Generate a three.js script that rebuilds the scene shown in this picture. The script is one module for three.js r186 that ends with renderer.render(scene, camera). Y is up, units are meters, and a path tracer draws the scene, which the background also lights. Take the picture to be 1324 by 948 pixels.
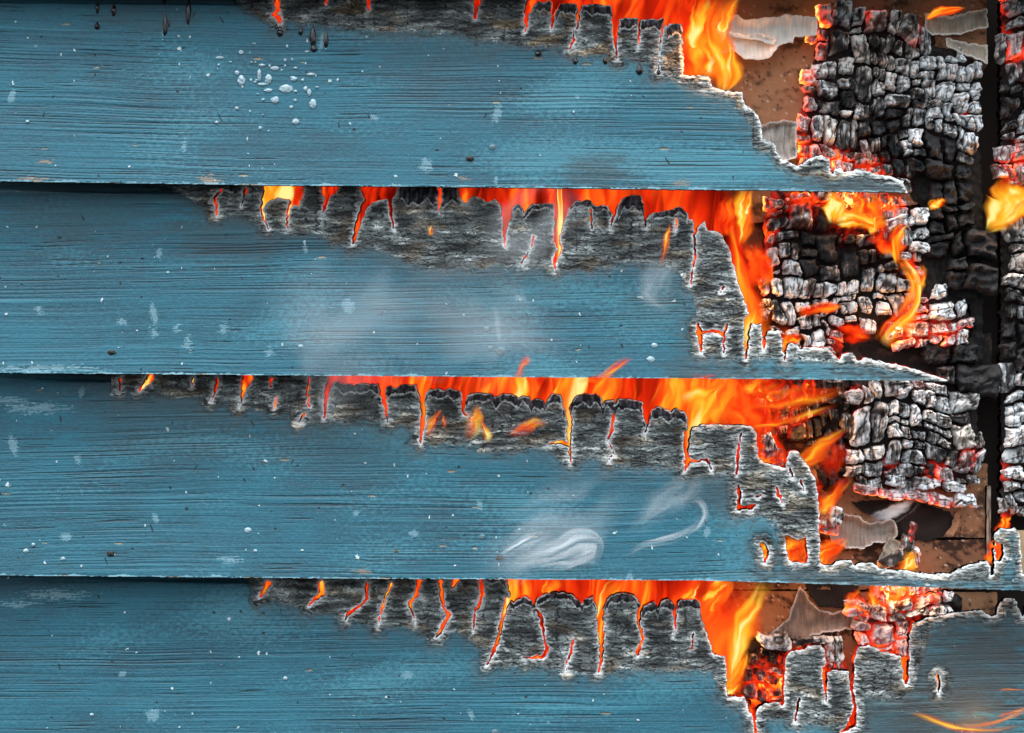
import * as THREE from 'three';

// ---------------------------------------------------------------- camera, sky, sun, exposure
const S = 0.0006, D = 1.8, CY = 1.25;            // metres per photograph pixel on the wall, lens to wall, height of the lens
const scene = new THREE.Scene();
const camera = new THREE.PerspectiveCamera(2 * Math.atan(474 * S / D) * 180 / Math.PI, 1324 / 948, 0.05, 60);
camera.position.set(0, CY, D);
camera.lookAt(0, CY, 0);
const renderer = new THREE.WebGLRenderer({ antialias: true });
renderer.toneMapping = THREE.LinearToneMapping;
renderer.toneMappingExposure = 1.4;
renderer.shadowMap.enabled = true;
{
  const w = 64, h = 32, d = new Float32Array(w * h * 4);
  for (let j = 0; j < h; j++) for (let i = 0; i < w; i++) {
    const up = Math.sin(((j + 0.5) / h - 0.5) * Math.PI), o = (j * w + i) * 4;
    const v = up > 0 ? 0.36 + 2.3 * up : 0.08;
    d[o] = v * 0.95; d[o + 1] = v; d[o + 2] = v * 1.06; d[o + 3] = 1;
  }
  const t = new THREE.DataTexture(d, w, h, THREE.RGBAFormat, THREE.FloatType);
  t.mapping = THREE.EquirectangularReflectionMapping; t.magFilter = THREE.LinearFilter; t.needsUpdate = true;
  scene.background = t; scene.environment = t;
}
const sun = new THREE.DirectionalLight(new THREE.Color(1, 0.98, 0.94), 1.5);
sun.position.set(-0.35, CY + 2.6, 0.72); sun.target.position.set(0, CY, 0);
sun.castShadow = true; sun.shadow.radius = 22; sun.shadow.mapSize.set(2048, 2048);
Object.assign(sun.shadow.camera, { left: -0.7, right: 0.7, top: 0.6, bottom: -0.6, near: 0.5, far: 6 });
scene.add(sun, sun.target);

// ---------------------------------------------------------------- small helpers
function rng(seed) { let s = seed | 0; return () => { s = (s + 0x6d2b79f5) | 0; let t = Math.imul(s ^ (s >>> 15), 1 | s); t = (t + Math.imul(t ^ (t >>> 7), 61 | t)) ^ t; return ((t ^ (t >>> 14)) >>> 0) / 4294967296; }; }
const PERM = new Uint8Array(1024), GX = new Float32Array(256), GY = new Float32Array(256);
{ const r = rng(7), p = [...Array(256).keys()]; for (let i = 255; i > 0; i--) { const j = Math.floor(r() * (i + 1)); [p[i], p[j]] = [p[j], p[i]]; } for (let i = 0; i < 1024; i++) PERM[i] = p[i & 255]; for (let i = 0; i < 256; i++) { const a = r() * 6.2832; GX[i] = Math.cos(a); GY[i] = Math.sin(a); } }
function n2(x, y) {                               // gradient noise, about -1 .. 1
  const ix = Math.floor(x), iy = Math.floor(y), fx = x - ix, fy = y - iy, X = ix & 255, Y = iy & 255;
  const u = fx * fx * fx * (fx * (fx * 6 - 15) + 10), v = fy * fy * fy * (fy * (fy * 6 - 15) + 10);
  const a = PERM[PERM[X] + Y], b = PERM[PERM[X + 1] + Y], c = PERM[PERM[X] + Y + 1], d = PERM[PERM[X + 1] + Y + 1];
  const p = GX[a] * fx + GY[a] * fy, q = GX[b] * (fx - 1) + GY[b] * fy, r = GX[c] * fx + GY[c] * (fy - 1), s = GX[d] * (fx - 1) + GY[d] * (fy - 1);
  return (p + (q - p) * u + (r - p) * v + (p - q - r + s) * u * v) * 1.5;
}
const hash = (i, j, k = 0) => PERM[PERM[PERM[i & 255] + (j & 255)] + (k & 255)] / 255;
const clamp = (x, a = 0, b = 1) => x < a ? a : x > b ? b : x;
const sstep = (a, b, x) => { const t = clamp((x - a) / (b - a)); return t * t * (3 - 2 * t); };
const mix = (a, b, t) => a + (b - a) * t;
const mix3 = (a, b, t) => [mix(a[0], b[0], t), mix(a[1], b[1], t), mix(a[2], b[2], t)];
const enc = (c) => { c = clamp(c); return Math.round(255 * (c <= 0.0031308 ? c * 12.92 : 1.055 * Math.pow(c, 1 / 2.4) - 0.055)); };
const at = (px, py, z = 0) => { const k = (D - z) / D; return [(px - 662) * S * k, CY + (474 - py) * S * k, z]; };
function line(pts) {                              // y(x) of a polyline
  return (x) => {
    if (x <= pts[0][0]) return pts[0][1];
    for (let i = 1; i < pts.length; i++) if (x <= pts[i][0]) { const [a, b] = pts[i - 1], [c, d] = pts[i]; return b + (d - b) * (x - a) / Math.max(c - a, 1e-6); }
    return pts[pts.length - 1][1];
  };
}
function inPoly(p, x, y) { let c = false; for (let i = 0, j = p.length - 1; i < p.length; j = i++) if ((p[i][1] > y) !== (p[j][1] > y) && x < (p[j][0] - p[i][0]) * (y - p[i][1]) / (p[j][1] - p[i][1]) + p[i][0]) c = !c; return c; }
function nearCrack(list, x, y) {                  // inside one of the tapering cracks
  for (const c of list) {
    if (x < c.x0 || x > c.x1 || y < c.y0 || y > c.y1) continue;
    for (let i = 1; i < c.p.length; i++) {
      const [ax, ay, aw] = c.p[i - 1], [bx, by, bw] = c.p[i], dx = bx - ax, dy = by - ay, t = clamp(((x - ax) * dx + (y - ay) * dy) / (dx * dx + dy * dy + 1e-9));
      if (Math.hypot(x - ax - dx * t, y - ay - dy * t) < mix(aw, bw, t) / 2) return true;
    }
  }
  return false;
}
const boxed = (cr) => cr.map((p) => ({ p, x0: Math.min(...p.map((q) => q[0] - q[2])), x1: Math.max(...p.map((q) => q[0] + q[2])), y0: Math.min(...p.map((q) => q[1] - q[2])), y1: Math.max(...p.map((q) => q[1] + q[2])) }));
function edt(f, w, h) {                           // exact distance transform of a 0 / 1 grid (0 = source)
  const INF = 1e9, n = Math.max(w, h), d = new Float32Array(n), v = new Int32Array(n), z = new Float32Array(n + 1), g = new Float32Array(w * h);
  const one = (get, set, m) => {
    let k = 0; v[0] = 0; z[0] = -INF; z[1] = INF;
    for (let q = 1; q < m; q++) { let s; do { const r = v[k]; s = ((get(q) + q * q) - (get(r) + r * r)) / (2 * q - 2 * r); } while (s <= z[k] && --k > -1); k++; v[k] = q; z[k] = s; z[k + 1] = INF; }
    k = 0; for (let q = 0; q < m; q++) { while (z[k + 1] < q) k++; d[q] = (q - v[k]) ** 2 + get(v[k]); }
    for (let q = 0; q < m; q++) set(q, d[q]);
  };
  for (let i = 0; i < w * h; i++) g[i] = f[i] ? 1e7 : 0;
  for (let x = 0; x < w; x++) { const c = new Float32Array(h); for (let y = 0; y < h; y++) c[y] = g[y * w + x]; one((q) => c[q], (q, val) => { g[q * w + x] = val; }, h); }
  for (let y = 0; y < h; y++) { const c = g.slice(y * w, y * w + w); one((q) => c[q], (q, val) => { g[y * w + q] = val; }, w); }
  for (let i = 0; i < w * h; i++) g[i] = Math.sqrt(g[i]);
  return g;
}
function field(x0, y0, x1, y1, step, inside) {    // signed distance in pixels of a shape, positive inside
  const w = Math.ceil((x1 - x0) / step) + 1, h = Math.ceil((y1 - y0) / step) + 1, m = new Uint8Array(w * h), o = new Uint8Array(w * h);
  for (let j = 0; j < h; j++) for (let i = 0; i < w; i++) { const k = inside(x0 + i * step, y0 + j * step) ? 1 : 0; m[j * w + i] = k; o[j * w + i] = 1 - k; }
  const a = edt(m, w, h), b = edt(o, w, h), s = new Float32Array(w * h);
  for (let i = 0; i < w * h; i++) s[i] = (m[i] ? Math.min(a[i], 999) - 0.5 : 0.5 - Math.min(b[i], 999)) * step;
  return (x, y) => {
    const fx = clamp((x - x0) / step, 0, w - 1.001), fy = clamp((y - y0) / step, 0, h - 1.001), i = Math.floor(fx), j = Math.floor(fy), u = fx - i, v = fy - j, k = j * w + i;
    return (s[k] * (1 - u) + s[k + 1] * u) * (1 - v) + (s[k + w] * (1 - u) + s[k + w + 1] * u) * v;
  };
}
function geo(b) {
  const g = new THREE.BufferGeometry();
  g.setAttribute('position', new THREE.Float32BufferAttribute(b.p, 3)); g.setAttribute('normal', new THREE.Float32BufferAttribute(b.n, 3));
  if (b.uv?.length) g.setAttribute('uv', new THREE.Float32BufferAttribute(b.uv, 2));
  if (b.uv1?.length) g.setAttribute('uv1', new THREE.Float32BufferAttribute(b.uv1, 2));
  if (b.c?.length) g.setAttribute('color', new THREE.Float32BufferAttribute(b.c, b.cs || 3));
  g.setIndex(b.i); return g;
}
const taken = {};
const numbered = (name) => { taken[name] = (taken[name] ?? -1) + 1; return taken[name] ? name + '_' + String(taken[name]).padStart(3, '0') : name; };
function mesh(name, g, m, parent) { if (g.index && !g.index.count) return null; const o = new THREE.Mesh(g, m); o.name = parent === scene ? numbered(name) : name; o.castShadow = o.receiveShadow = true; parent.add(o); return o; }
function thing(name, label, category, group) { const o = new THREE.Group(); o.name = numbered(name); o.userData = { label, category }; if (group) o.userData.group = group; scene.add(o); return o; }

// A plate cut out of a grid by a distance field: front face (split into parts) and the edge walls (kept apart, they may glow).
function plate({ xs, ys, sd, z, part = () => 0, color, thick = 0.006, wallKind, flare = 1.2, ref = 0.006, uvOf, glow }) {
  const parts = new Map(), walls = new Map(), W = xs.length, H = ys.length, sv = new Float32Array(W * H);
  for (let j = 0; j < H; j++) for (let i = 0; i < W; i++) sv[j * W + i] = sd(xs[i], ys[j]);
  const K = S * (D - ref) / D, X = (x) => (x - 662) * K, Y = (y) => CY + (474 - y) * K, uvf = uvOf || ((x, y) => [X(x), Y(y)]);
  const vert = (b, key, x, y) => {
    const had = b.map.get(key); if (had !== undefined) return had;
    const e = 0.9, zc = z(x, y), gx = (z(x + e, y) - z(x - e, y)) / (2 * e * K), gy = -(z(x, y + e) - z(x, y - e)) / (2 * e * K), l = Math.hypot(gx, gy, 1);
    b.p.push(X(x), Y(y), zc); b.n.push(-gx / l, -gy / l, 1 / l); b.uv.push(...uvf(x, y)); if (color) b.c.push(...color(x, y)); if (glow) b.uv1.push(clamp(glow(x, y), 0.01, 0.97), 0.5);
    const k = b.count++; b.map.set(key, k); return k;
  };
  const bag = (m, k) => { if (!m.has(k)) m.set(k, { p: [], n: [], uv: [], uv1: [], c: color ? [] : null, i: [], map: new Map(), count: 0 }); return m.get(k); };
  for (let j = 0; j + 1 < H; j++) for (let i = 0; i + 1 < W; i++) {
    const q = [[i, j], [i, j + 1], [i + 1, j + 1], [i + 1, j]], s = q.map(([a, b]) => sv[b * W + a]);
    if (s[0] <= 0 && s[1] <= 0 && s[2] <= 0 && s[3] <= 0) continue;
    const pid = part((xs[i] + xs[i + 1]) / 2, (ys[j] + ys[j + 1]) / 2), b = bag(parts, pid), poly = [], cross = [];
    for (let k = 0; k < 4; k++) {
      const [ai, aj] = q[k], [ci, cj] = q[(k + 1) % 4], sa = s[k], sc = s[(k + 1) % 4];
      if (sa > 0) poly.push(vert(b, aj * W + ai, xs[ai], ys[aj]));
      if ((sa > 0) !== (sc > 0)) {
        const t = clamp(sa / (sa - sc), 0.02, 0.98), x = mix(xs[ai], xs[ci], t), y = mix(ys[aj], ys[cj], t), lo = Math.min(aj * W + ai, cj * W + ci), key = W * H + lo * 2 + (ai === ci ? 1 : 0);
        poly.push(vert(b, key, x, y)); cross.push([x, y]);
      }
    }
    for (let k = 2; k < poly.length; k++) b.i.push(poly[0], poly[k - 1], poly[k]);
    for (let k = 0; k + 1 < cross.length; k += 2) {
      const glow = wallKind ? wallKind(...cross[k]) : 0, wb = bag(walls, (glow > 0 ? 'g' : 'd') + pid), ids = [];
      for (const [x, y] of [cross[k], cross[k + 1]]) {
        const gx = sd(x + 1, y) - sd(x - 1, y), gy = sd(x, y + 1) - sd(x, y - 1), l = Math.hypot(gx, gy) || 1, ox = -gx / l, oy = -gy / l, zc = z(x, y), f = glow > 0 ? flare : 0.15;
        for (const [d, o, gl] of [[0, 0, 0.55], [0.0012, f * 0.7, 1], [thick, f, 0.8]]) {
          const xx = x + ox * o, yy = y + oy * o; ids.push(wb.count++);
          wb.p.push(X(xx), Y(yy), zc - d); wb.n.push(ox * 0.9, -oy * 0.9, 0.43); wb.uv.push(...uvf(x, y)); wb.uv1.push(clamp(glow * gl, 0.01, 0.99), 0.5); if (color) wb.c.push(...color(x, y));
        }
      }
      wb.i.push(ids[0], ids[1], ids[3], ids[3], ids[1], ids[4], ids[1], ids[2], ids[4], ids[4], ids[2], ids[5]);
    }
  }
  return { parts, walls };
}
const range = (a, b, s) => { const n = Math.max(1, Math.round((b - a) / s)); return Array.from({ length: n + 1 }, (_, i) => a + (b - a) * i / n); };

// ---------------------------------------------------------------- shared materials
function tex(w, h, f, srgb = true) {
  const d = new Uint8Array(w * h * 4);
  for (let j = 0; j < h; j++) for (let i = 0; i < w; i++) { const c = f(i, j), o = (j * w + i) * 4; d[o] = srgb ? enc(c[0]) : 255 * clamp(c[0]); d[o + 1] = srgb ? enc(c[1]) : 255 * clamp(c[1]); d[o + 2] = srgb ? enc(c[2]) : 255 * clamp(c[2]); d[o + 3] = 255; }
  const t = new THREE.DataTexture(d, w, h, THREE.RGBAFormat); t.magFilter = THREE.LinearFilter; t.minFilter = THREE.LinearFilter; t.wrapS = t.wrapT = THREE.RepeatWrapping;
  if (srgb) t.colorSpace = THREE.SRGBColorSpace; t.needsUpdate = true; return t;
}
const RAMP = [[0, [0, 0, 0]], [0.12, [0.02, 0, 0]], [0.3, [0.32, 0.008, 0.002]], [0.5, [0.85, 0.03, 0.004]], [0.68, [1, 0.13, 0.01]], [0.82, [1, 0.34, 0.015]], [0.93, [1, 0.62, 0.04]], [1, [1, 0.9, 0.3]]];
function heatColor(t) { t = clamp(t); for (let i = 1; i < RAMP.length; i++) if (t <= RAMP[i][0]) return mix3(RAMP[i - 1][1], RAMP[i][1], (t - RAMP[i - 1][0]) / (RAMP[i][0] - RAMP[i - 1][0])); return RAMP[RAMP.length - 1][1]; }
const heatMap = tex(128, 2, (i) => heatColor(i / 127)); heatMap.wrapS = heatMap.wrapT = THREE.ClampToEdgeWrapping; heatMap.channel = 1;
const charBump = tex(512, 512, (i, j) => { const v = 0.5 + 0.3 * n2(i / 5, j / 64) + 0.2 * n2(i / 2.2, j / 22) + 0.15 * n2(i / 9, j / 9); return [v, v, v]; }, false);
charBump.repeat.set(14, 14);
const M = {
  glowEdge: new THREE.MeshStandardMaterial({ name: 'ember edge', color: new THREE.Color(0.06, 0.02, 0.015), roughness: 0.95, emissive: new THREE.Color(1, 1, 1), emissiveMap: heatMap, emissiveIntensity: 0.85, side: THREE.DoubleSide }),
  block: new THREE.MeshStandardMaterial({ name: 'char', vertexColors: true, roughness: 0.72, bumpMap: charBump, bumpScale: 0.0009, side: THREE.DoubleSide }),
  glowBlock: new THREE.MeshStandardMaterial({ name: 'glowing char', vertexColors: true, roughness: 0.8, bumpMap: charBump, bumpScale: 0.0009, emissive: new THREE.Color(1, 1, 1), emissiveMap: heatMap, emissiveIntensity: 0.85, side: THREE.DoubleSide }),
  plain: new THREE.MeshStandardMaterial({ name: 'burnt paper and wood', vertexColors: true, roughness: 0.9, side: THREE.DoubleSide }),
  flame: new THREE.MeshBasicMaterial({ name: 'flame', color: new THREE.Color(0.82, 0.74, 0.74), vertexColors: true, transparent: true, side: THREE.DoubleSide, depthWrite: false }),
  smoke: new THREE.MeshStandardMaterial({ name: 'smoke', vertexColors: true, transparent: true, roughness: 1, side: THREE.DoubleSide, depthWrite: false }),
  tar: new THREE.MeshPhysicalMaterial({ name: 'tar', color: new THREE.Color(0.006, 0.006, 0.008), roughness: 0.14, clearcoat: 0.2 }),
  nail: new THREE.MeshStandardMaterial({ name: 'painted nail', color: new THREE.Color(0.09, 0.17, 0.2), roughness: 0.5 }),
  rust: new THREE.MeshStandardMaterial({ name: 'dark nail', color: new THREE.Color(0.025, 0.022, 0.02), roughness: 0.5, metalness: 0.4 }),
  blister: new THREE.MeshPhysicalMaterial({ name: 'blistered paint', color: new THREE.Color(0.33, 0.47, 0.53), roughness: 0.35, clearcoat: 0.3 }),
};

// ---------------------------------------------------------------- the space behind the boards
{
  const g = new THREE.BoxGeometry(1.1, 0.86, 0.03), o = new THREE.Mesh(g, new THREE.MeshStandardMaterial({ name: 'soot', color: new THREE.Color(0.022, 0.017, 0.014), roughness: 0.95 }));
  o.name = 'wall_cavity'; o.position.set(0, CY, -0.075); o.userData.kind = 'structure'; o.castShadow = o.receiveShadow = true; scene.add(o);
}

// ---------------------------------------------------------------- the clapboards
const BX0 = -90, BX1 = 1414;
const boards = [
  { id: 0, y0: -300, above: [[0, -252]], bot: [[0, -9], [650, -3], [1100, 0]], burn0: 2000, top: [[0, -298]], char: [[0, -400]], cracks: [], holes: [], splits: [], caps: [] },
  { id: 1, worn: [[65, 211, 13, 4, 1], [272, 234, 20, 9, 1], [45, 233, 26, 3, 1], [240, 190, 5, 10, 0], [880, 238, 16, 5, 1], [600, 232, 10, 3, 1]], cold: 930, y0: -40, above: [[0, -9], [650, -3], [1100, 0]], bot: [[-90, 234], [0, 236], [330, 241], [650, 244], [1000, 248], [1172, 250.5], [1414, 253]], burn0: 300,
    top: [[-90, -38], [560, -38], [600, -30], [680, -22], [690, 0], [717, 0], [720, 12], [724, 2], [747, 4], [750, 14], [753, 4], [770, 3], [791, 6], [794, 40], [799, 40], [801, 22], [826, 22], [828, 34], [831, 23], [862, 23], [863.5, 36], [866, 29], [883, 30], [885, 96], [918, 98], [920, 110], [936, 117], [960, 118], [964, 136], [975, 142], [984, 158], [985, 180], [1001, 186], [1005, 200], [1012, 208], [1024, 212], [1029, 216], [1046, 206], [1062, 202], [1071, 206], [1072.5, 226], [1076, 226], [1078, 219], [1087, 218], [1089, 224], [1110, 220], [1130, 226], [1150, 229], [1165, 236], [1172, 253], [1180, 300], [1414, 300]],
    char: [[-90, -30], [295, -10], [313, 8], [330, 18], [348, 26], [400, 29], [440, 35], [480, 39], [560, 40], [600, 44], [614, 53], [650, 52], [690, 59], [735, 62], [742, 70], [790, 70], [820, 78], [850, 88], [884, 108], [920, 122], [940, 124], [956, 132], [962, 150], [972, 165], [970, 190], [995, 200], [1003, 214], [1025, 226], [1070, 230], [1120, 233], [1160, 242], [1172, 250], [1414, 300]],
    cracks: [[[355, -6, 8], [358, 10, 5], [352, 17, 4], [359, 22, 8], [361, 28, 2]], [[421, -6, 6], [420, 5, 1]], [[476, -8, 6], [475, 10, 2]], [[619, -14, 12], [615, 10, 7], [614, 22, 2]], [[690, -8, 16], [681, 14, 7], [680, 39, 1.5]], [[718, -2, 7], [715, 20, 4], [713, 37, 1]], [[750, -2, 6], [748, 18, 4], [747, 35, 2]], [[742, 36, 1.5], [742, 50, 3], [736, 63, 2]], [[795, 20, 6], [796, 50, 5], [799, 76, 1.5]], [[828, 24, 4], [826, 60, 1.6]], [[862, 25, 6], [857, 34, 2.5], [853, 70, 1.2], [852, 94, 2]]],
    holes: [], soot: [[770, 225, 34, 0.5], [1110, 240, 50, 0.6], [200, 10, 60, 0.3], [560, 60, 70, 0.3]], splits: [356, 420, 476, 615, 683, 716, 748, 797, 828, 862, 885, 936, 985, 1028, 1074, 1088], caps: [[688, 884, 15]] },
  { id: 2, worn: [[200, 430, 7, 9, 0], [245, 445, 8, 14, 0], [290, 425, 8, 9, 0], [52, 400, 7, 7, 0], [158, 416, 8, 7, 0], [230, 424, 7, 8, 0], [60, 476, 90, 6, 0], [350, 455, 8, 10, 0]], y0: 215, above: [[-90, 234], [0, 236], [330, 241], [650, 244], [1000, 248], [1172, 250.5], [1414, 253]], bot: [[-90, 481], [0, 482], [650, 487.5], [1000, 490], [1225, 493], [1414, 496]], burn0: 235,
    top: [[-90, 217], [330, 217], [338, 240], [341, 262], [348, 258], [356, 255], [372, 257], [378, 264], [384, 266], [390, 252], [393, 217], [412, 217], [415, 252], [421, 254], [434, 248], [440, 230], [462, 235], [470, 258], [478, 262], [488, 258], [500, 256], [505, 258], [512, 246], [516, 232], [588, 232], [596, 256], [602, 261], [610, 252], [621, 255], [630, 261], [640, 256], [646, 262], [649, 280], [654, 290], [661, 282], [664, 266], [669, 262], [674, 266], [677, 277], [682, 270], [688, 263], [716, 262], [718, 300], [727, 300], [730, 285], [737, 268], [744, 259], [764, 258], [770, 266], [786, 265], [791, 275], [797, 275], [801, 262], [808, 253], [820, 250], [830, 253], [833, 266], [835, 284], [840, 278], [850, 274], [868, 271], [880, 266], [888, 272], [892, 284], [897, 282], [900, 296], [906, 292], [912, 284], [916, 298], [930, 299], [936, 306], [943, 318], [950, 342], [955, 365], [962, 386], [967, 400], [968, 412], [969, 421], [972, 419], [984, 419], [986, 430], [991, 428], [1008, 428], [1010, 445], [1014, 452], [1020, 445], [1030, 444], [1034, 452], [1042, 449], [1068, 450], [1080, 461], [1084, 467], [1087, 458], [1100, 456], [1108, 467], [1118, 463], [1140, 468], [1170, 474], [1200, 484], [1224, 492], [1232, 520], [1414, 530]],
    char: [[-90, 200], [200, 236], [240, 254], [265, 270], [285, 278], [315, 281], [335, 290], [365, 297], [380, 302], [415, 304], [428, 316], [457, 320], [485, 321], [510, 330], [530, 342], [560, 347], [600, 348], [625, 345], [650, 344], [690, 345], [715, 350], [745, 350], [780, 348], [800, 339], [850, 342], [878, 350], [886, 366], [893, 376], [899, 395], [902, 430], [907, 456], [940, 464], [1010, 464], [1080, 468], [1140, 474], [1180, 482], [1224, 493], [1414, 520]],
    cracks: [[[284, 244, 4], [275, 256, 4], [279, 268, 3], [277, 278, 1.5]], [[316, 244, 5], [312, 256, 2], [310, 268, 1]], [[341, 250, 8], [337, 272, 5], [341, 284, 3], [346, 296, 1.5]], [[377, 256, 5], [371, 272, 4.5], [370, 288, 3], [371, 296, 1]], [[424, 250, 7], [418, 266, 4], [415, 278, 1]], [[484, 248, 14], [470, 266, 9], [463, 284, 7], [457, 308, 6], [455, 316, 2]], [[503, 256, 6], [505, 276, 4], [508, 296, 1.5]], [[568, 240, 5], [568, 262, 4], [567, 276, 1]], [[654, 280, 10], [652, 300, 5], [653, 320, 2]], [[690, 305, 3], [686, 322, 2], [674, 340, 2.5]], [[722, 288, 9], [720, 310, 8], [724, 322, 6], [718, 336, 5], [717, 348, 2]], [[764, 270, 3], [765, 284, 2.5], [767, 297, 1]], [[795, 268, 5], [793, 284, 4], [789, 297, 1]], [[835, 276, 4], [835, 292, 2]], [[876, 282, 2.5], [874, 298, 1.5]], [[901, 284, 4], [899, 310, 3], [900, 330, 3], [896, 350, 2.5], [893, 370, 1.2]], [[931, 378, 1.5], [936, 372, 4], [938, 370, 1]], [[967, 412, 9], [965, 440, 7], [963, 464, 3]], [[988, 425, 6], [987, 444, 4], [987, 455, 1]], [[1012, 440, 5], [1014, 466, 2]], [[902, 420, 4], [904, 430, 8], [906, 446, 4], [906, 455, 1]], [[906, 430, 5], [922, 428, 4], [936, 432, 4], [940, 420, 4]], [[936, 432, 3], [935, 456, 2]]],
    holes: [], soot: [[850, 400, 40, 0.35], [905, 470, 40, 0.4], [300, 300, 60, 0.4], [100, 262, 90, 0.35], [600, 365, 90, 0.3]], splits: [278, 312, 340, 371, 418, 460, 506, 568, 652, 680, 720, 766, 792, 835, 875, 898, 936, 966, 988, 1013, 1034, 1084, 1110], caps: [[270, 300, 8], [516, 590, 26], [660, 716, 8], [738, 790, 8], [800, 834, 20], [846, 892, 9]] },
  { id: 3, worn: [[45, 528, 50, 9, 0], [10, 518, 30, 7, 0], [300, 722, 18, 6, 0], [470, 737, 14, 5, 1]], cold: 1062, y0: 460, above: [[-90, 481], [0, 482], [650, 487.5], [1000, 490], [1225, 493], [1414, 496]], bot: [[-90, 740], [0, 742], [440, 746], [900, 748.5], [1060, 753], [1200, 757.5], [1414, 765]], burn0: 140,
    top: [[-90, 462], [380, 462], [410, 470], [430, 492], [440, 496], [454, 497], [457, 500], [460, 496], [488, 497], [490, 512], [496, 512], [499, 500], [506, 500], [509, 503], [520, 497], [537, 497], [541, 512], [548, 512], [553, 506], [562, 502], [574, 505], [580, 503], [595, 506], [598, 522], [602, 522], [605, 511], [612, 508], [637, 510], [640, 515], [645, 511], [660, 509], [668, 513], [671, 518], [676, 512], [684, 514], [687, 522], [691, 516], [702, 517], [705, 524], [709, 516], [716, 509], [726, 511], [729, 530], [737, 530], [742, 518], [750, 510], [770, 509], [777, 514], [780, 528], [784, 518], [794, 518], [796, 526], [800, 517], [818, 516], [831, 520], [833, 540], [840, 542], [844, 530], [852, 526], [864, 530], [868, 534], [874, 529], [886, 532], [889, 542], [891, 575], [893, 562], [897, 554], [910, 549], [950, 550], [972, 551], [979, 560], [981, 592], [990, 599], [1006, 602], [1017, 606], [1019, 592], [1025, 582], [1033, 584], [1044, 600], [1054, 618], [1058, 640], [1059, 668], [1058, 694], [1052, 702], [1048, 728], [1075, 730], [1082, 725], [1100, 724], [1103, 731], [1110, 727], [1128, 727], [1135, 735], [1170, 737], [1200, 741], [1228, 741], [1238, 734], [1258, 728], [1276, 724], [1278, 742], [1283, 742], [1285, 690], [1292, 684], [1312, 683], [1318, 690], [1319, 742], [1414, 748]],
    char: [[-90, 440], [140, 480], [160, 500], [200, 509], [270, 514], [300, 525], [350, 531], [385, 546], [420, 548], [470, 545], [500, 552], [520, 548], [545, 573], [575, 577], [600, 575], [640, 586], [700, 580], [738, 599], [760, 592], [800, 601], [830, 603], [880, 606], [900, 618], [930, 612], [945, 622], [951, 660], [975, 668], [986, 664], [1005, 680], [1012, 694], [1018, 730], [1060, 736], [1100, 738], [1200, 746], [1240, 750], [1280, 750], [1290, 700], [1298, 690], [1302, 684], [1414, 640]],
    cracks: [[[152, 490, 4], [152, 506, 2]], [[192, 488, 10], [182, 500, 6], [176, 506, 2]], [[247, 490, 4], [246, 500, 1]], [[279, 490, 5], [277, 504, 3], [271, 521, 1.5]], [[318, 488, 16], [313, 504, 6], [310, 520, 2], [306, 528, 1]], [[349, 490, 5], [348, 502, 1.5]], [[356, 514, 3], [353, 530, 1.5]], [[398, 490, 4], [396, 508, 3], [398, 526, 2]], [[392, 536, 4], [384, 546, 2]], [[428, 488, 10], [422, 504, 7], [419, 526, 4], [418, 541, 1.5]], [[494, 508, 6], [498, 528, 4], [500, 548, 2]], [[545, 508, 8], [547, 534, 7], [545, 556, 5], [543, 574, 2]], [[600, 518, 5], [598, 534, 3], [609, 543, 2]], [[733, 524, 8], [737, 545, 7], [736, 566, 6], [738, 597, 2]], [[712, 574, 4], [728, 572, 5], [736, 578, 3]], [[794, 536, 3], [792, 556, 4], [786, 570, 2], [794, 584, 2], [787, 597, 1]], [[836, 536, 6], [838, 548, 4], [834, 561, 1.5]], [[890, 560, 9], [888, 580, 7], [890, 598, 6], [886, 610, 2]], [[886, 597, 4], [904, 596, 3], [914, 594, 4], [920, 606, 2]], [[960, 560, 3], [957, 574, 2.5], [955, 590, 4], [953, 612, 3]], [[955, 628, 4], [957, 644, 6], [954, 654, 3]], [[955, 657, 5], [972, 656, 6], [976, 652, 3]], [[978, 642, 3], [984, 640, 2]], [[1005, 630, 2], [1007, 640, 5], [1012, 650, 2]], [[1036, 622, 3], [1040, 634, 2]], [[986, 704, 8], [990, 714, 7], [988, 726, 3]], [[1022, 606, 4], [1026, 618, 2]]],
    holes: [[[1014, 690], [1030, 698], [1042, 693], [1043, 727], [1018, 725]], [[1286, 698], [1296, 704], [1297, 718], [1291, 726], [1286, 724]]],
    soot: [[930, 640, 40, 0.4], [1050, 745, 60, 0.3], [200, 530, 90, 0.35], [450, 570, 80, 0.3], [770, 215, 1, 0]], splits: [278, 316, 355, 397, 421, 497, 546, 600, 640, 670, 687, 707, 735, 780, 797, 836, 890, 955, 981, 1008, 1046, 1100, 1134, 1236, 1282], caps: [[430, 730, 13], [738, 892, 15]] },
  { id: 4, worn: [[72, 770, 52, 9, 0], [20, 782, 30, 5, 0]], cold: 1184, y0: 722, above: [[-90, 740], [0, 742], [440, 746], [900, 748.5], [1060, 753], [1200, 757.5], [1414, 765]], bot: [[-90, 1003], [1414, 1024]], burn0: 320,
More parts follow.
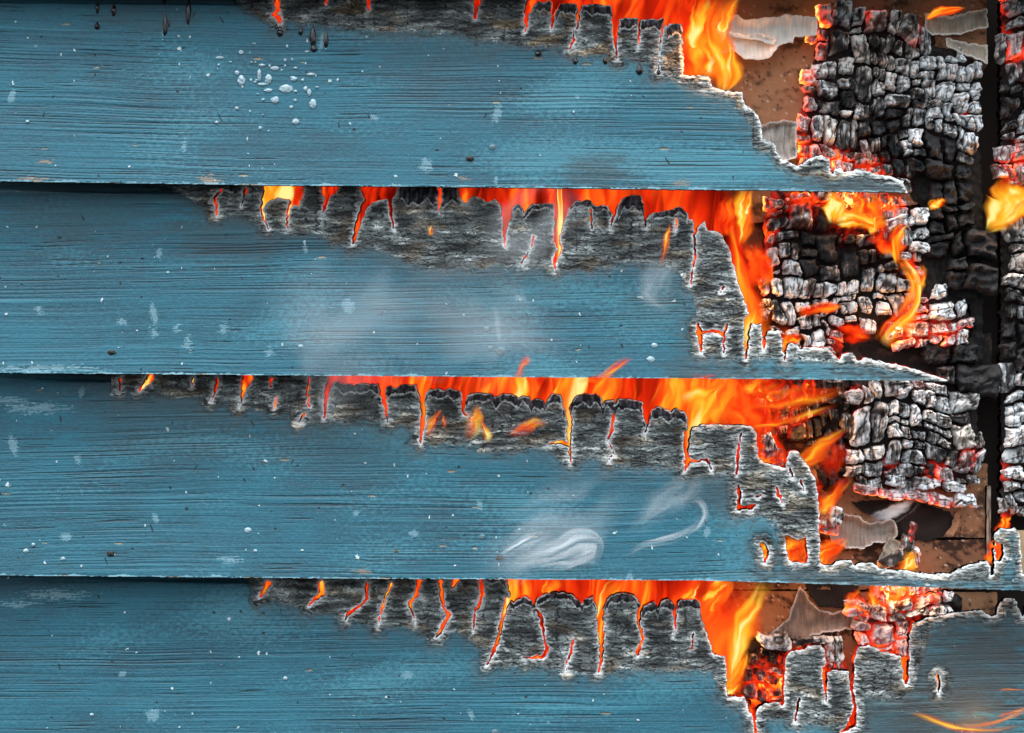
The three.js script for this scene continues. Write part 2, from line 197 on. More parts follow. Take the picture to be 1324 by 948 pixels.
    top: [[-90, 724], [600, 724], [625, 740], [655, 752], [660, 778], [664, 782], [670, 776], [680, 773], [688, 778], [691, 792], [693, 778], [700, 771], [720, 767], [740, 770], [750, 780], [753, 784], [756, 776], [766, 774], [771, 784], [774, 800], [780, 800], [783, 782], [790, 772], [806, 768], [822, 772], [828, 782], [830, 794], [835, 786], [840, 780], [848, 780], [851, 790], [855, 780], [864, 776], [872, 782], [874, 796], [878, 780], [886, 777], [900, 776], [906, 780], [908, 800], [918, 830], [923, 848], [937, 849], [940, 866], [936, 888], [937, 901], [962, 902], [967, 910], [970, 922], [977, 922], [982, 914], [990, 909], [1006, 908], [1013, 914], [1016, 870], [1018, 850], [1024, 843], [1040, 842], [1046, 837], [1063, 836], [1068, 842], [1069, 872], [1076, 868], [1098, 869], [1100, 894], [1104, 910], [1107, 852], [1112, 838], [1125, 835], [1140, 842], [1166, 850], [1170, 880], [1176, 880], [1178, 826], [1182, 808], [1200, 801], [1235, 795], [1270, 790], [1286, 800], [1291, 796], [1296, 781], [1306, 775], [1316, 776], [1321, 790], [1326, 800], [1332, 780], [1414, 776]],
    char: [[-90, 700], [310, 740], [330, 770], [360, 780], [400, 790], [440, 798], [480, 810], [520, 812], [560, 825], [590, 815], [610, 828], [640, 862], [690, 865], [740, 870], [776, 872], [820, 866], [880, 868], [920, 868], [930, 890], [940, 908], [962, 916], [968, 948], [985, 948], [992, 926], [1010, 930], [1030, 936], [1095, 936], [1100, 960], [1112, 960], [1114, 900], [1165, 902], [1180, 886], [1196, 850], [1204, 812], [1235, 800], [1270, 796], [1300, 786], [1414, 760]],
    cracks: [[[345, 756, 8], [338, 768, 5], [334, 774, 2]], [[414, 757, 9], [415, 770, 7], [404, 778, 4], [398, 786, 2]], [[473, 757, 5], [473, 776, 5], [466, 784, 3], [448, 796, 4], [445, 806, 1]], [[505, 756, 4], [498, 774, 3], [490, 800, 2], [488, 812, 1]], [[541, 754, 8], [538, 770, 5], [529, 782, 4], [533, 796, 2], [537, 808, 1.5]], [[569, 754, 6], [571, 776, 6], [575, 790, 3], [580, 796, 5], [570, 816, 5], [563, 826, 1.5]], [[589, 752, 8], [584, 762, 2]], [[622, 752, 6], [623, 772, 5], [618, 788, 1.5], [614, 790, 3], [612, 818, 1.5]], [[656, 778, 8], [650, 800, 5], [645, 826, 5], [636, 848, 3], [630, 860, 1.5]], [[694, 790, 4], [700, 800, 5], [704, 828, 3], [708, 842, 5], [702, 851, 4], [676, 852, 2]], [[742, 826, 2], [738, 846, 4], [733, 856, 2], [732, 868, 1]], [[776, 796, 9], [778, 830, 7], [778, 854, 4], [774, 870, 2]], [[828, 790, 6], [826, 806, 5], [832, 826, 4], [825, 846, 5]], [[873, 790, 4], [875, 812, 3], [872, 824, 1]], [[897, 820, 3], [895, 844, 2]], [[974, 916, 6], [975, 934, 4], [979, 960, 3]], [[1034, 904, 4], [1030, 920, 3], [1028, 934, 2]], [[1067, 866, 6], [1068, 890, 4], [1069, 908, 1.5]], [[1104, 900, 5], [1106, 918, 4], [1102, 936, 12], [1088, 946, 3]], [[1172, 858, 6], [1174, 876, 5], [1172, 886, 2]], [[1214, 874, 3], [1216, 884, 4], [1214, 898, 1.5]]],
    holes: [], soot: [[1250, 870, 90, 0.75], [1150, 930, 60, 0.7], [1300, 820, 60, 0.5], [1230, 940, 70, 0.55]], splits: [340, 412, 472, 500, 538, 571, 620, 655, 692, 752, 777, 829, 852, 874, 908, 940, 975, 1014, 1068, 1105, 1174, 1200], caps: [[620, 752, 10], [752, 908, 12]] },
];
const PAINT_DEEP = [0.006, 0.062, 0.096], PAINT_MID = [0.014, 0.126, 0.184], PAINT_PALE = [0.058, 0.250, 0.325];
function makeBoard(d, root, label) {
  const top = line(d.top), bot = line(d.bot), above = line(d.above), chr = line(d.char), cracks = boxed(d.cracks), sx = d.id * 371.7, y1 = Math.max(...d.bot.map((p) => p[1])) + 8;
  const jit = (x, y) => sstep(d.burn0 - 30, d.burn0 + 30, x) * sstep(bot(x) - 4, bot(x) - 14, y);
  const burnt = (x, y) => {
    const j = jit(x, y), a = x + j * (1.5 * n2((x + sx) / 7, y / 7) + 0.9 * n2((x + sx) / 2.7, y / 2.7)), b = y + j * (1.6 * n2((x + sx) / 7 + 50, y / 8) + 1.0 * n2((x + sx) / 2.6, y / 2.6 + 31));
    return b < top(a) || nearCrack(cracks, a, b) || d.holes.some((h) => inPoly(h, a, b));
  };
  const lower = (x) => bot(x) + 0.5 * n2((x + sx) / 9, 3) + 0.35 * n2((x + sx) / 2.5, 9);
  const sd = field(BX0, d.y0, BX1, y1, 0.8, (x, y) => y < lower(x) && !burnt(x, y));
  const sb = field(BX0, d.y0, BX1, y1, 1.2, (x, y) => !burnt(x, y));
  // charred as far as this is positive, in pixels
  const charAt = (x, y) => {
    const near = x > d.burn0 ? 9 + 4 * n2(x / 9 + sx, y / 9) - sb(x, y) : -99;
    return Math.max(chr(x) - y + 4.5 * n2((x + sx) / 14, y / 10) + 3 * n2((x + sx) / 4, y / 3), near * (bot(x) - y < 14 ? 0.4 : 1));
  };
  const capAt = (x, y) => { for (const [a, b, h] of d.caps) if (x >= a && x <= b) return (top(x) > above(x) - 4 ? top(x) : above(x) - 2) + h * (0.75 + 0.5 * n2(x / 11 + sx, 4)) - y + 1.6 * n2(x / 2.5, y / 3); return -99; };
  const zf = (x, y) => {
    const tt = clamp((y - above(x)) / (bot(x) - above(x)), -0.1, 1.02); let z = mix(0.0012, 0.0215, 0.45 * tt + 0.55 * tt * Math.abs(tt)) + 0.0005 * n2((x + sx) / 170, y / 120);
    const c = charAt(x, y);
    z -= 0.0095 * sstep(above(x) + 11.5, above(x) + 8, y + 0.8 * n2((x + sx) / 22, 1)) * (1 - sstep(-6, 4, c));
    if (c > -12) {
      const k = sstep(-12, 10, c), s = sb(x, y);
      z += k * (-0.0014 + 0.0009 * n2((x + sx) / 16, y / 3.4) + 0.0006 * n2((x + sx) / 5, y / 2.2) + 0.0014 * n2((x + sx) / 30, y / 40));
      z -= 0.0022 * (1 - sstep(0, 5, s)) * k;
      const q = capAt(x, y); if (q > -3) z += 0.0018 * sstep(-2, 4, q);
    }
    return z;
  };
  const TW = 2048, TH = Math.round(2048 * (y1 - d.y0) / (BX1 - BX0)), px = (i) => BX0 + (i + 0.5) / TW * (BX1 - BX0), py = (j) => y1 - (j + 0.5) / TH * (y1 - d.y0);
  const hMap = new Float32Array(TW * TH), rMap = new Float32Array(TW * TH);
  const colorMap = tex(TW, TH, (i, j) => {
    const x = px(i), y = py(j), X = x + sx, k = j * TW + i, yy = y + 6 * n2(X / 520, y / 170) + 1.6 * n2(X / 130, y / 60) + 0.02 * x * (d.id === 1 ? -0.6 : 0.4);
    const strong = 0.35 + 0.65 * sstep(-0.35, 0.45, n2(X / 330 + 5, y / 75) + 0.35 * n2(X / 90, y / 20));
    const g1 = n2(X / 300, yy / 2.9), g2 = n2(X / 90, yy / 1.5), g3 = n2(X / 600, yy / 7), grain = 0.6 * g1 + 0.34 * g2 + 0.4 * g3;
    let groove = 0.8 * sstep(0.30, 0.70, n2(X / 230 + 9, yy / 1.8) + 0.3 * n2(X / 300, yy / 24)) * strong;
    groove = Math.max(groove, 0.95 * sstep(0.5, 0.68, n2(X / 110 + 77, yy / 1.5 + 3)) * sstep(-0.1, 0.3, n2(X / 150 + 3, y / 30 + 40)));
    const patch = 0.75 * n2(X / 190, y / 80 + 8) + 0.45 * n2(X / 45, y / 22) + 0.25 * n2(X / 14, y / 8), fine = n2(X / 2.3, y / 1.9), fine2 = n2(X / 6, y / 4.5);
    let c = mix3(PAINT_DEEP, PAINT_MID, clamp(0.58 + 0.6 * patch + 0.5 * grain * strong + 0.34 * fine + 0.26 * fine2));
    c = mix3(c, PAINT_PALE, clamp(0.5 * sstep(0.0, 0.8, n2(X / 170 + 20, y / 60) + 0.35 * fine2 + 0.25 * fine + (x - 500) / 1500) + 0.55 * sstep(0.25, 0.75, grain) * strong + 0.22 * sstep(0.4, 0.8, fine)));
    let h = 0.55 + 0.24 * grain * strong - 0.34 * groove + 0.05 * fine + 0.04 * fine2, r = 0.64 + 0.1 * patch + 0.1 * fine;
    c = mix3(c, [0.006, 0.015, 0.020], 0.85 * groove);
    for (const [cell, rate, rad, kind] of [[19, 0.10, 0.9, 0], [41, 0.10, 1.9, 0], [52, 0.12, 1.7, 1], [64, 0.16, 2.2, 2], [27, 0.10, 1.2, 3], [90, 0.2, 5.5, 4]]) {   // flakes, chips and dirt
      const ci = Math.floor(X / cell), cj = Math.floor(y / cell);
      if (hash(ci, cj, kind * 7 + cell) > rate * (1 + 1.6 * n2(X / 110 + 60, y / 55))) continue;
      const ex = (ci + 0.25 + 0.5 * hash(ci, cj, 11)) * cell, ey = (cj + 0.25 + 0.5 * hash(ci, cj, 12)) * cell, long = kind === 1 ? 3 : kind === 2 ? 0.35 : 0.6 + hash(ci, cj, 13), rr = rad * (0.4 + 0.9 * hash(ci, cj, 14));
      const sl = (hash(ci, cj, 16) - 0.5) * (kind === 2 ? 1.4 : 0.5), e = Math.hypot((X - ex + sl * (y - ey)) / (rr * long), (y - ey) / (rr / Math.min(1.6, Math.max(0.55, long * 0.6)))) + 0.6 * n2(X / 1.9, y / 1.9) + 0.3 * n2(X / 5, y / 5);
      if (e < 1) { const w = kind === 4 ? 0.5 : 0.9; c = mix3(c, kind === 0 ? [0.56, 0.64, 0.65] : kind === 4 ? [0.22, 0.38, 0.45] : kind === 1 ? mix3([0.24, 0.15, 0.08], [0.4, 0.34, 0.26], hash(ci, cj, 15)) : [0.012, 0.016, 0.018], w); h += kind === 0 ? 0.3 : kind === 4 ? 0.05 : -0.3; r = 0.7; }
    }
    for (const [a, b, w, hh, kind] of d.worn || []) {                // ragged places worn to the primer or to bare wood
      const e = Math.hypot((x - a) / w, (y - b) / hh) + 0.75 * n2(X / 22, y / 1.7) + 0.55 * n2(X / 5, y / 2.0) + 0.25 * n2(X / 2.2, y / 2.2) + 0.2;
      if (e < 1) { const k3 = sstep(1, 0.55, e) * (kind ? 0.75 : 0.55); c = mix3(c, kind ? [0.27, 0.21, 0.16] : [0.24, 0.40, 0.46], k3); h -= 0.12 * k3; r = 0.8; }
    }
    for (const [a, b, rad, amt] of d.soot || []) { const e = Math.hypot((x - a) / 1.7, y - b) / rad + 0.35 * n2(X / 50, y / 9) + 0.2 * n2(X / 14, y / 4); if (e < 1) c = mix3(c, [0.028, 0.036, 0.038], amt * sstep(1, 0.4, e)); }
    const low = bot(x) - y;                       // worn, chipped lower lip
    if (low < 8 && n2(X / 30, 2) + 0.6 * n2(X / 6, y / 2.5) + 0.3 * n2(X / 2, y / 2) - low / 2.6 > -0.35) { const bare = n2(X / 34 + 8, 1) > 0.32; c = mix3(c, bare ? [0.34, 0.29, 0.22] : [0.22, 0.42, 0.50], 0.7); h += bare ? -0.2 : 0.1; }
    const ch = charAt(x, y);
    if (ch > -30) {
      const soot = sstep(-26, 2, ch + 8 * n2(X / 18, y / 9) + 5 * n2(X / 5, y / 3)) * (0.45 + 0.3 * n2(X / 9, y / 2.4));
      c = mix3(c, [0.045, 0.066, 0.072], clamp(soot));
    }
    if (ch > -2) {
      const wy = y + 2.2 * n2(X / 16, y / 14) + 0.8 * n2(X / 5, y / 6), wx = X + 1.8 * n2(X / 8, y / 7), f = sstep(-2, 1.5, ch), s = sb(x, y), cap = capAt(x, y);
      const fa = Math.abs(n2(wx / 24, wy / 4.6)), fb = Math.abs(n2(wx / 20 + 33, wy / 2.9)), fiss = Math.max(sstep(0.14, 0.02, fa), 0.75 * sstep(0.1, 0.0, fb) * sstep(-0.2, 0.3, n2(X / 30, y / 16)));
      const lay = n2(wx / 40 + 7, wy / 5.5), v = 0.42 + 0.36 * lay + 0.3 * n2(X / 38, y / 26) + 0.16 * n2(wx / 3.4, wy / 2.4);
      let q = mix3([0.020, 0.023, 0.024], [0.21, 0.245, 0.245], sstep(0.05, 0.85, v));
      q = mix3(q, [0.70, 0.76, 0.75], 0.85 * sstep(0.58, 1.0, v + 0.4 * sstep(0.25, 0.10, fa) * sstep(0, 0.3, n2(wx / 24, wy / 4.6)) + 0.2 * n2(X / 12, y / 8)));
      q = mix3(q, [0.007, 0.008, 0.008], 0.9 * fiss);
      const brown = sstep(0.12, 0.5, n2(X / 45 + 13, y / 20)) * (d.id === 1 ? 0.85 : 0.45); q = mix3(q, [q[0] * 1.5 + 0.03, q[1] * 1.1 + 0.012, q[2] * 0.75], brown);
      let hh = 0.45 + 0.3 * v - 0.4 * fiss;
      const check = Math.abs(n2(X / 13 + 40, y / 60 + 9)); if (check < 0.03) { q = mix3(q, [0.008, 0.008, 0.009], 0.8 * sstep(0.03, 0.008, check)); hh -= 0.2; }
      if (cap > 0) { q = mix3([0.010, 0.010, 0.013], [0.10, 0.10, 0.12], sstep(0.35, 0.9, 0.5 + 0.6 * n2(X / 4, y / 14) + 0.3 * n2(X / 9, y / 5))); hh = 0.6 + 0.3 * n2(X / 5, y / 12); }
      if (cap > -2.5 && cap <= 0) q = mix3(q, [0.6, 0.62, 0.62], 0.8);
      const rim = s - 0.7 - 1.9 * n2(X / 12, y / 12) - 1.1 * n2(X / 4, y / 4);
      if (s < 9) q = mix3(q, [0.72, 0.77, 0.77], clamp(0.9 * sstep(0.8, -0.6, rim) + 0.5 * sstep(6, 0, s + 6 * n2(X / 9, y / 3.2)) * (cap > 0 ? 0 : 1)));
      c = mix3(c, q, f); h = mix(h, hh, f); r = mix(r, 0.9, f);
    } else if (ch > -6) { c = mix3(c, [0.02, 0.024, 0.025], 0.6 * sstep(-6, -3, ch)); }
    hMap[k] = h; rMap[k] = r;
    return c;
  });
  const bumpMap = tex(TW, TH, (i, j) => { const k = j * TW + i; return [hMap[k], rMap[k], 0]; }, false);
  for (const t of [colorMap, bumpMap]) t.wrapS = t.wrapT = THREE.ClampToEdgeWrapping;
  const mat = new THREE.MeshStandardMaterial({ name: 'weathered paint', map: colorMap, bumpMap, bumpScale: 0.0017, roughnessMap: bumpMap, roughness: 1.0, side: THREE.DoubleSide });
  const dark = new THREE.MeshStandardMaterial({ name: 'board edge', color: new THREE.Color(0.03, 0.032, 0.032), roughness: 0.9, side: THREE.DoubleSide });
  const near = Math.min(BX1, Math.max(...d.top.map((p) => p[0])));
  const xs = d.burn0 > 1500 ? range(BX0, BX1, 6) : [...range(BX0, d.burn0 - 30, 5).slice(0, -1), ...range(d.burn0 - 30, near, 1.6)];
  const splitAt = (x, y) => { let k = 0; const w = x + 2 * n2(y / 9, d.id); for (const s of d.splits) if (w > s) k++; return k; };
  const p = plate({ xs, ys: range(d.y0, y1, 1.7), sd, z: zf, part: (x, y) => charAt(x, y) > -1 && y < chr(x) + 6 ? 1 + splitAt(x, y) : 0, thick: 0.008, ref: 0.008, flare: 1.1,
    uvOf: (x, y) => [(x - BX0) / (BX1 - BX0), (y1 - y) / (y1 - d.y0)],
    wallKind: (x, y) => y > bot(x) - 3 || x < d.burn0 || (d.cold && x > d.cold) ? 0 : clamp(0.34 + 0.55 * n2(x / 38 + sx, y / 30) + 0.3 * n2(x / 8, y / 8), 0.05, 0.86) });
  const g = new THREE.Group(); g.name = 'clapboard'; g.userData.label = label; root.add(g);
  for (const [k, b] of [...p.parts].sort((a, b) => a[0] - b[0])) if (b.i.length > 60 || k === 0) mesh(k === 0 ? 'painted_face' : 'charred_tab', geo(b), mat, g);
    else mesh('charred_flake', geo(b), mat, g);
  for (const [k, b] of p.walls) if (k[0] === 'g') mesh('glowing_edge', geo(b), M.glowEdge, g); else if (k === 'd0') mesh('lower_lip', geo(b), dark, g); else mesh('burnt_edge', geo(b), dark, g);
  g.userData.zf = zf;
  return { g, zf };
}
const wall = thing('clapboard_wall', 'burning wall of overlapping blue painted wooden clapboards with charred upper edges', 'wall');
const made = boards.map((d) => makeBoard(d, wall, ['intact blue clapboard lapping over the top', 'blue clapboard with black tar drips and a stepped burnt end', 'blue clapboard with tall charred column at its burnt end', 'blue clapboard burnt down to a thin strip beside the brown panels', 'lowest blue clapboard with a sooty painted end'][d.id]));

// drips of tar, blisters of paint and nails on the boards
function blob(board, name, m, x, y, w, h, t, seed = 0, tail = 0) {
  const g = new THREE.SphereGeometry(1, 18, 14), p = g.attributes.position, k = S;
  for (let i = 0; i < p.count; i++) {
    let a = p.getX(i), b = p.getY(i), c = p.getZ(i);
    const s = 1 + 0.34 * n2(a * 2.2 + seed, b * 2.2 + seed * 1.7) + (tail ? 0 : 0.4 * n2(a * 4.5 + seed, b * 4.5)), taper = tail ? mix(1, 0.42, sstep(-0.2, 1, b)) : 1;
    p.setXYZ(i, a * s * w / 2 * k * taper, b * h / 2 * k, c * t * k * s * taper);
  }
  g.computeVertexNormals();
  const o = mesh(name, g, m, made[board].g), q = at(x, y, 0.008); o.position.set(q[0], q[1], made[board].zf(x, y) + 0.0001); return o;
}
for (const [x, y, w, h] of [[124, 7, 5, 20], [124, 32, 7, 11], [145, 11, 7, 18], [212, 31, 6, 36], [217, 27, 3, 14], [242, 12, 7, 42], [208, -2, 5, 8], [361, 40, 9, 15], [356, 33, 5, 8], [388, 39, 6, 12], [404, 46, 9, 30], [405, 61, 9, 12], [421, 50, 7, 24], [696, 68, 9, 9], [744, 78, 7, 11], [783, 77, 7, 13], [827, 90, 9, 14], [852, 93, 7, 10]]) blob(1, 'tar_drip', M.tar, x, y, w, h, w * 0.42, x, 1);
{
  const r = rng(41), rows = [[312, 104, 9, 14], [335, 97, 5, 16], [347, 102, 9, 12], [340, 109, 14, 4], [355, 88, 11, 6], [370, 115, 17, 11], [380, 102, 9, 6], [395, 115, 6, 6], [402, 96, 12, 4], [356, 130, 10, 9], [347, 117, 11, 5], [405, 135, 9, 13], [383, 158, 9, 8], [311, 67, 6, 6], [283, 74, 10, 4], [400, 120, 5, 10], [338, 84, 8, 4], [306, 94, 6, 6]];
  for (let i = 0; i < 34; i++) rows.push([355 + (r() + r() - 1) * 75, 105 + (r() + r() - 1) * 75, 2 + r() * 4, 2 + r() * 3]);
  rows.forEach(([x, y, w, h], i) => blob(1, 'paint_blister', M.blister, x, y, w, h, 1.0 + 0.12 * h, i * 3.1));
}
for (const [b, x, y, s] of [[2, 629, 426, 8], [2, 634, 451, 7], [2, 648, 455, 12], [3, 624, 694, 8], [1, 637, 192, 9], [4, 640, 946, 9]]) blob(b, 'nail_head', M.nail, x, y, s, s, 1.5, x);
for (const [b, x, y] of [[2, 147, 456], [3, 146, 715], [3, 646, 720], [1, 608, 207]]) blob(b, 'nail_head', M.rust, x, y, 10, 7, 1.6, x);
for (const [b, x, y, s] of [[3, 37, 711, 7], [3, 46, 703, 5], [3, 85, 721, 6], [3, 322, 685, 9], [3, 332, 711, 5], [4, 369, 877, 6], [4, 120, 923, 5], [1, 37, 158, 5], [1, 281, 159, 5], [2, 390, 448, 6], [2, 845, 447, 8], [2, 840, 465, 10]]) blob(b, 'paint_blister', M.blister, x, y, s, s * 0.8, 1.6, x);

// ---------------------------------------------------------------- torn panels, paper and shards behind the boards
function sheet(name, parent, poly, z, { color, bend = () => 0, thick = 0.002, step = 1.6, rough = 1.6, m = M.plain, edgeGlow = 0, label, glow } = {}) {
  const xsP = poly.map((p) => p[0]), ysP = poly.map((p) => p[1]), a = Math.min(...xsP) - 5, b = Math.max(...xsP) + 5, c = Math.min(...ysP) - 5, d = Math.max(...ysP) + 5;
  const sd = field(a, c, b, d, Math.max(0.7, step * 0.5), (x, y) => inPoly(poly, x + rough * (n2(x / 8, y / 8) + 0.6 * n2(x / 3, y / 3)), y + rough * (n2(x / 8 + 40, y / 8) + 0.6 * n2(x / 3, y / 3 + 9))));
  const p = plate({ xs: range(a, b, step), ys: range(c, d, step), sd, z: (x, y) => z + bend(x, y, sd(x, y)), color: (x, y) => color(x, y, sd(x, y)), thick, ref: z, glow, wallKind: edgeGlow ? (x, y) => clamp(edgeGlow + 0.25 * n2(x / 9, y / 9), 0.1, 0.95) : undefined });
  const o = mesh(name, geo(p.parts.get(0)), m, parent); if (label) o.userData.label = label;
  for (const [k, w] of p.walls) mesh(k[0] === 'g' ? 'glowing_edge' : 'torn_edge', geo(w), k[0] === 'g' ? M.glowEdge : m, o);
  return o;
}
const curl = (amp, w) => (x, y, s) => amp * (1 - sstep(0, w, s)) + 0.0012 * n2(x / 22, y / 16) + 0.0004 * n2(x / 3, y / 12);
const fib = (x, y, a = 2.4, b = 26) => n2(x / a, y / b);
const panel = thing('sheathing_panel', 'scorched brown sheathing panel with torn paper layers behind the clapboards', 'panel');
const brownCol = (dark) => (x, y) => {
  const v = 0.55 * n2(x / 45, y / 40) + 0.45 * n2(x / 9, y / 9) + 0.45 * n2(x / 2.7, y / 2.7), burn = sstep(0.02, 0.6, n2(x / 60 + dark * 3, y / 34) + 0.5 * n2(x / 10, y / 8) + 0.3 * n2(x / 3, y / 3));
  let c = mix3([0.34, 0.165, 0.08], [0.48, 0.27, 0.15], clamp(0.5 + 0.6 * v)); c = mix3(c, [0.035, 0.018, 0.012], clamp(burn * 0.8 + dark * 0.75));
  if (n2(x / 2.4 + 9, y / 3.2) + 0.3 * n2(x / 30, y / 30) > 0.72) c = [0.62, 0.52, 0.42]; else if (n2(x / 4 + 70, y / 4) > 0.66) c = [0.03, 0.018, 0.014]; return c;
};
sheet('panel_board', panel, [[870, -60], [1276, -60], [1276, 86], [1262, 100], [1258, 256], [870, 300]], -0.030, { color: brownCol(0), step: 2.2, rough: 0.5 });
sheet('panel_board', panel, [[870, 300], [1258, 256], [1258, 640], [870, 640]], -0.040, { color: brownCol(0.8), step: 2.6, rough: 0.5 });
sheet('panel_board', panel, [[980, 600], [1277, 600], [1277, 695], [980, 695]], -0.036, { color: brownCol(0.1), step: 2, rough: 0.4 });
sheet('panel_board', panel, [[930, 699], [1277, 698], [1277, 762], [930, 762]], -0.034, { color: brownCol(0.62), step: 2, rough: 0.4 });
sheet('panel_board', panel, [[880, 764], [1290, 766], [1290, 1010], [880, 1010]], -0.036, { color: brownCol(0.15), step: 2.4, rough: 0.5 });
sheet('charred_panel', panel, [[1082, 432], [1200, 440], [1282, 430], [1282, 505], [1080, 500]], -0.034, { color: (x, y) => mix3([0.010, 0.009, 0.009], [0.06, 0.035, 0.025], sstep(0.1, 0.7, n2(x / 26, y / 14) + 0.4 * n2(x / 5, y / 5))), bend: curl(0.001, 8) });
sheet('panel_edge', panel, [[1276, 628], [1281.5, 628], [1280.5, 762], [1275.5, 762]], -0.030, { color: (x, y) => mix3([0.42, 0.36, 0.29], [0.12, 0.09, 0.07], clamp(0.5 + n2(x / 3, y / 14))), thick: 0.006, rough: 0.5, step: 1.2 });
const paper = (pale, dark) => (x, y, s) => { const v = clamp(0.5 + 0.5 * fib(x, y) + 0.35 * n2(x / 14, y / 14) + 0.25 * n2(x / 2, y / 2)); return mix3(mix3(dark, pale, v), [0.8, 0.76, 0.7], 0.7 * sstep(2.6, 0.5, s + 1.2 * n2(x / 4, y / 4))); };
sheet('torn_paper', panel, [[919, 30], [944, 22], [950, 20], [960, 26], [990, 24], [1020, 20], [1056, 22], [1056, 46], [1027, 49], [1025, 56], [1011, 57], [1003, 64], [995, 76], [981, 79], [970, 76], [961, 78], [952, 67], [938, 67], [922, 75], [918, 55]], -0.011, { color: paper([0.88, 0.84, 0.79], [0.66, 0.57, 0.49]), bend: curl(0.004, 14), label: 'pale torn paper layer' });
sheet('torn_paper', panel, [[930, 38], [960, 46], [984, 44], [1004, 52], [1000, 60], [980, 52], [955, 50]], -0.0075, { color: paper([0.8, 0.75, 0.7], [0.6, 0.52, 0.46]), bend: curl(0.003, 6) });
sheet('torn_paper', panel, [[976, 168], [990, 160], [1012, 156], [1030, 158], [1030, 205], [1010, 210], [996, 196], [978, 184]], -0.014, { color: paper([0.52, 0.47, 0.42], [0.16, 0.12, 0.1]), bend: curl(0.004, 8) });
sheet('torn_paper', panel, [[1195, 18], [1230, 22], [1262, 14], [1276, 12], [1276, 36], [1262, 38], [1240, 46], [1205, 46], [1196, 40]], -0.016, { color: paper([0.5, 0.44, 0.36], [0.25, 0.19, 0.14]), bend: curl(0.004, 8) });
sheet('torn_paper', panel, [[1222, 48], [1250, 56], [1276, 58], [1276, 82], [1250, 72], [1224, 60]], -0.018, { color: paper([0.46, 0.4, 0.32], [0.3, 0.24, 0.18]), bend: curl(0.002, 8) });
sheet('torn_paper', panel, [[1060, 668], [1090, 664], [1112, 668], [1122, 676], [1140, 674], [1150, 670], [1158, 676], [1160, 694], [1150, 700], [1130, 701], [1116, 710], [1092, 708], [1076, 700], [1070, 690], [1058, 686]], -0.028, { color: paper([0.36, 0.32, 0.28], [0.17, 0.13, 0.10]), bend: curl(0.004, 10), label: 'grey torn paper layer' });
sheet('torn_paper', panel, [[1148, 694], [1162, 700], [1168, 708], [1152, 728], [1140, 740], [1130, 742], [1134, 726]], -0.024, { color: (x, y, s) => mix3([0.62, 0.55, 0.45], [0.32, 0.2, 0.13], clamp(0.4 + 0.9 * n2((x + y) / 20, (x - y * 0.6) / 3))), bend: curl(0.003, 6) });
sheet('charred_panel', panel, [[1100, 650], [1140, 646], [1190, 650], [1228, 662], [1234, 670], [1226, 688], [1206, 698], [1180, 700], [1166, 694], [1155, 676], [1120, 664]], -0.033, { color: (x, y, s) => mix3([0.035, 0.026, 0.022], [0.010, 0.009, 0.009], clamp(0.5 + 0.6 * n2(x / 30, y / 20) + sstep(9, 2, s))), bend: curl(0.001, 8), label: 'dark charred oval patch' });
sheet('panel_flap', panel, [[1236, 660], [1243, 658], [1240, 680], [1230, 694], [1218, 695], [1230, 680]], -0.030, { color: brownCol(0), bend: curl(0.001, 4) });
sheet('torn_paper', panel, [[984, 846], [996, 818], [1018, 800], [1026, 776], [1033, 757], [1040, 764], [1048, 778], [1058, 788], [1076, 792], [1104, 788], [1106, 812], [1080, 816], [1062, 818], [1048, 822], [1034, 836], [1020, 846]], -0.028, { color: paper([0.30, 0.24, 0.20], [0.12, 0.085, 0.065]), bend: curl(0.003, 10), label: 'brown grey torn paper with a tall peak' });
sheet('charred_panel', panel, [[1040, 752], [1110, 754], [1112, 784], [1090, 788], [1060, 784], [1046, 768]], -0.034, { color: () => [0.012, 0.010, 0.009], bend: curl(0.001, 8) });
sheet('charred_panel', panel, [[1034, 838], [1050, 824], [1080, 820], [1082, 850], [1040, 852]], -0.034, { color: () => [0.012, 0.010, 0.009], bend: curl(0.001, 8) });
const offcut = thing('bare_plank', 'bare beige plank edge beside the blue offcut of clapboard', 'plank');
sheet('plank_face', offcut, [[1313, 686], [1420, 680], [1420, 764], [1313, 757]], -0.004, { color: (x, y) => mix3([0.42, 0.27, 0.14], [0.5, 0.36, 0.22], clamp(0.5 + 0.6 * n2(x / 3, y / 20))), thick: 0.006, rough: 0.4 });

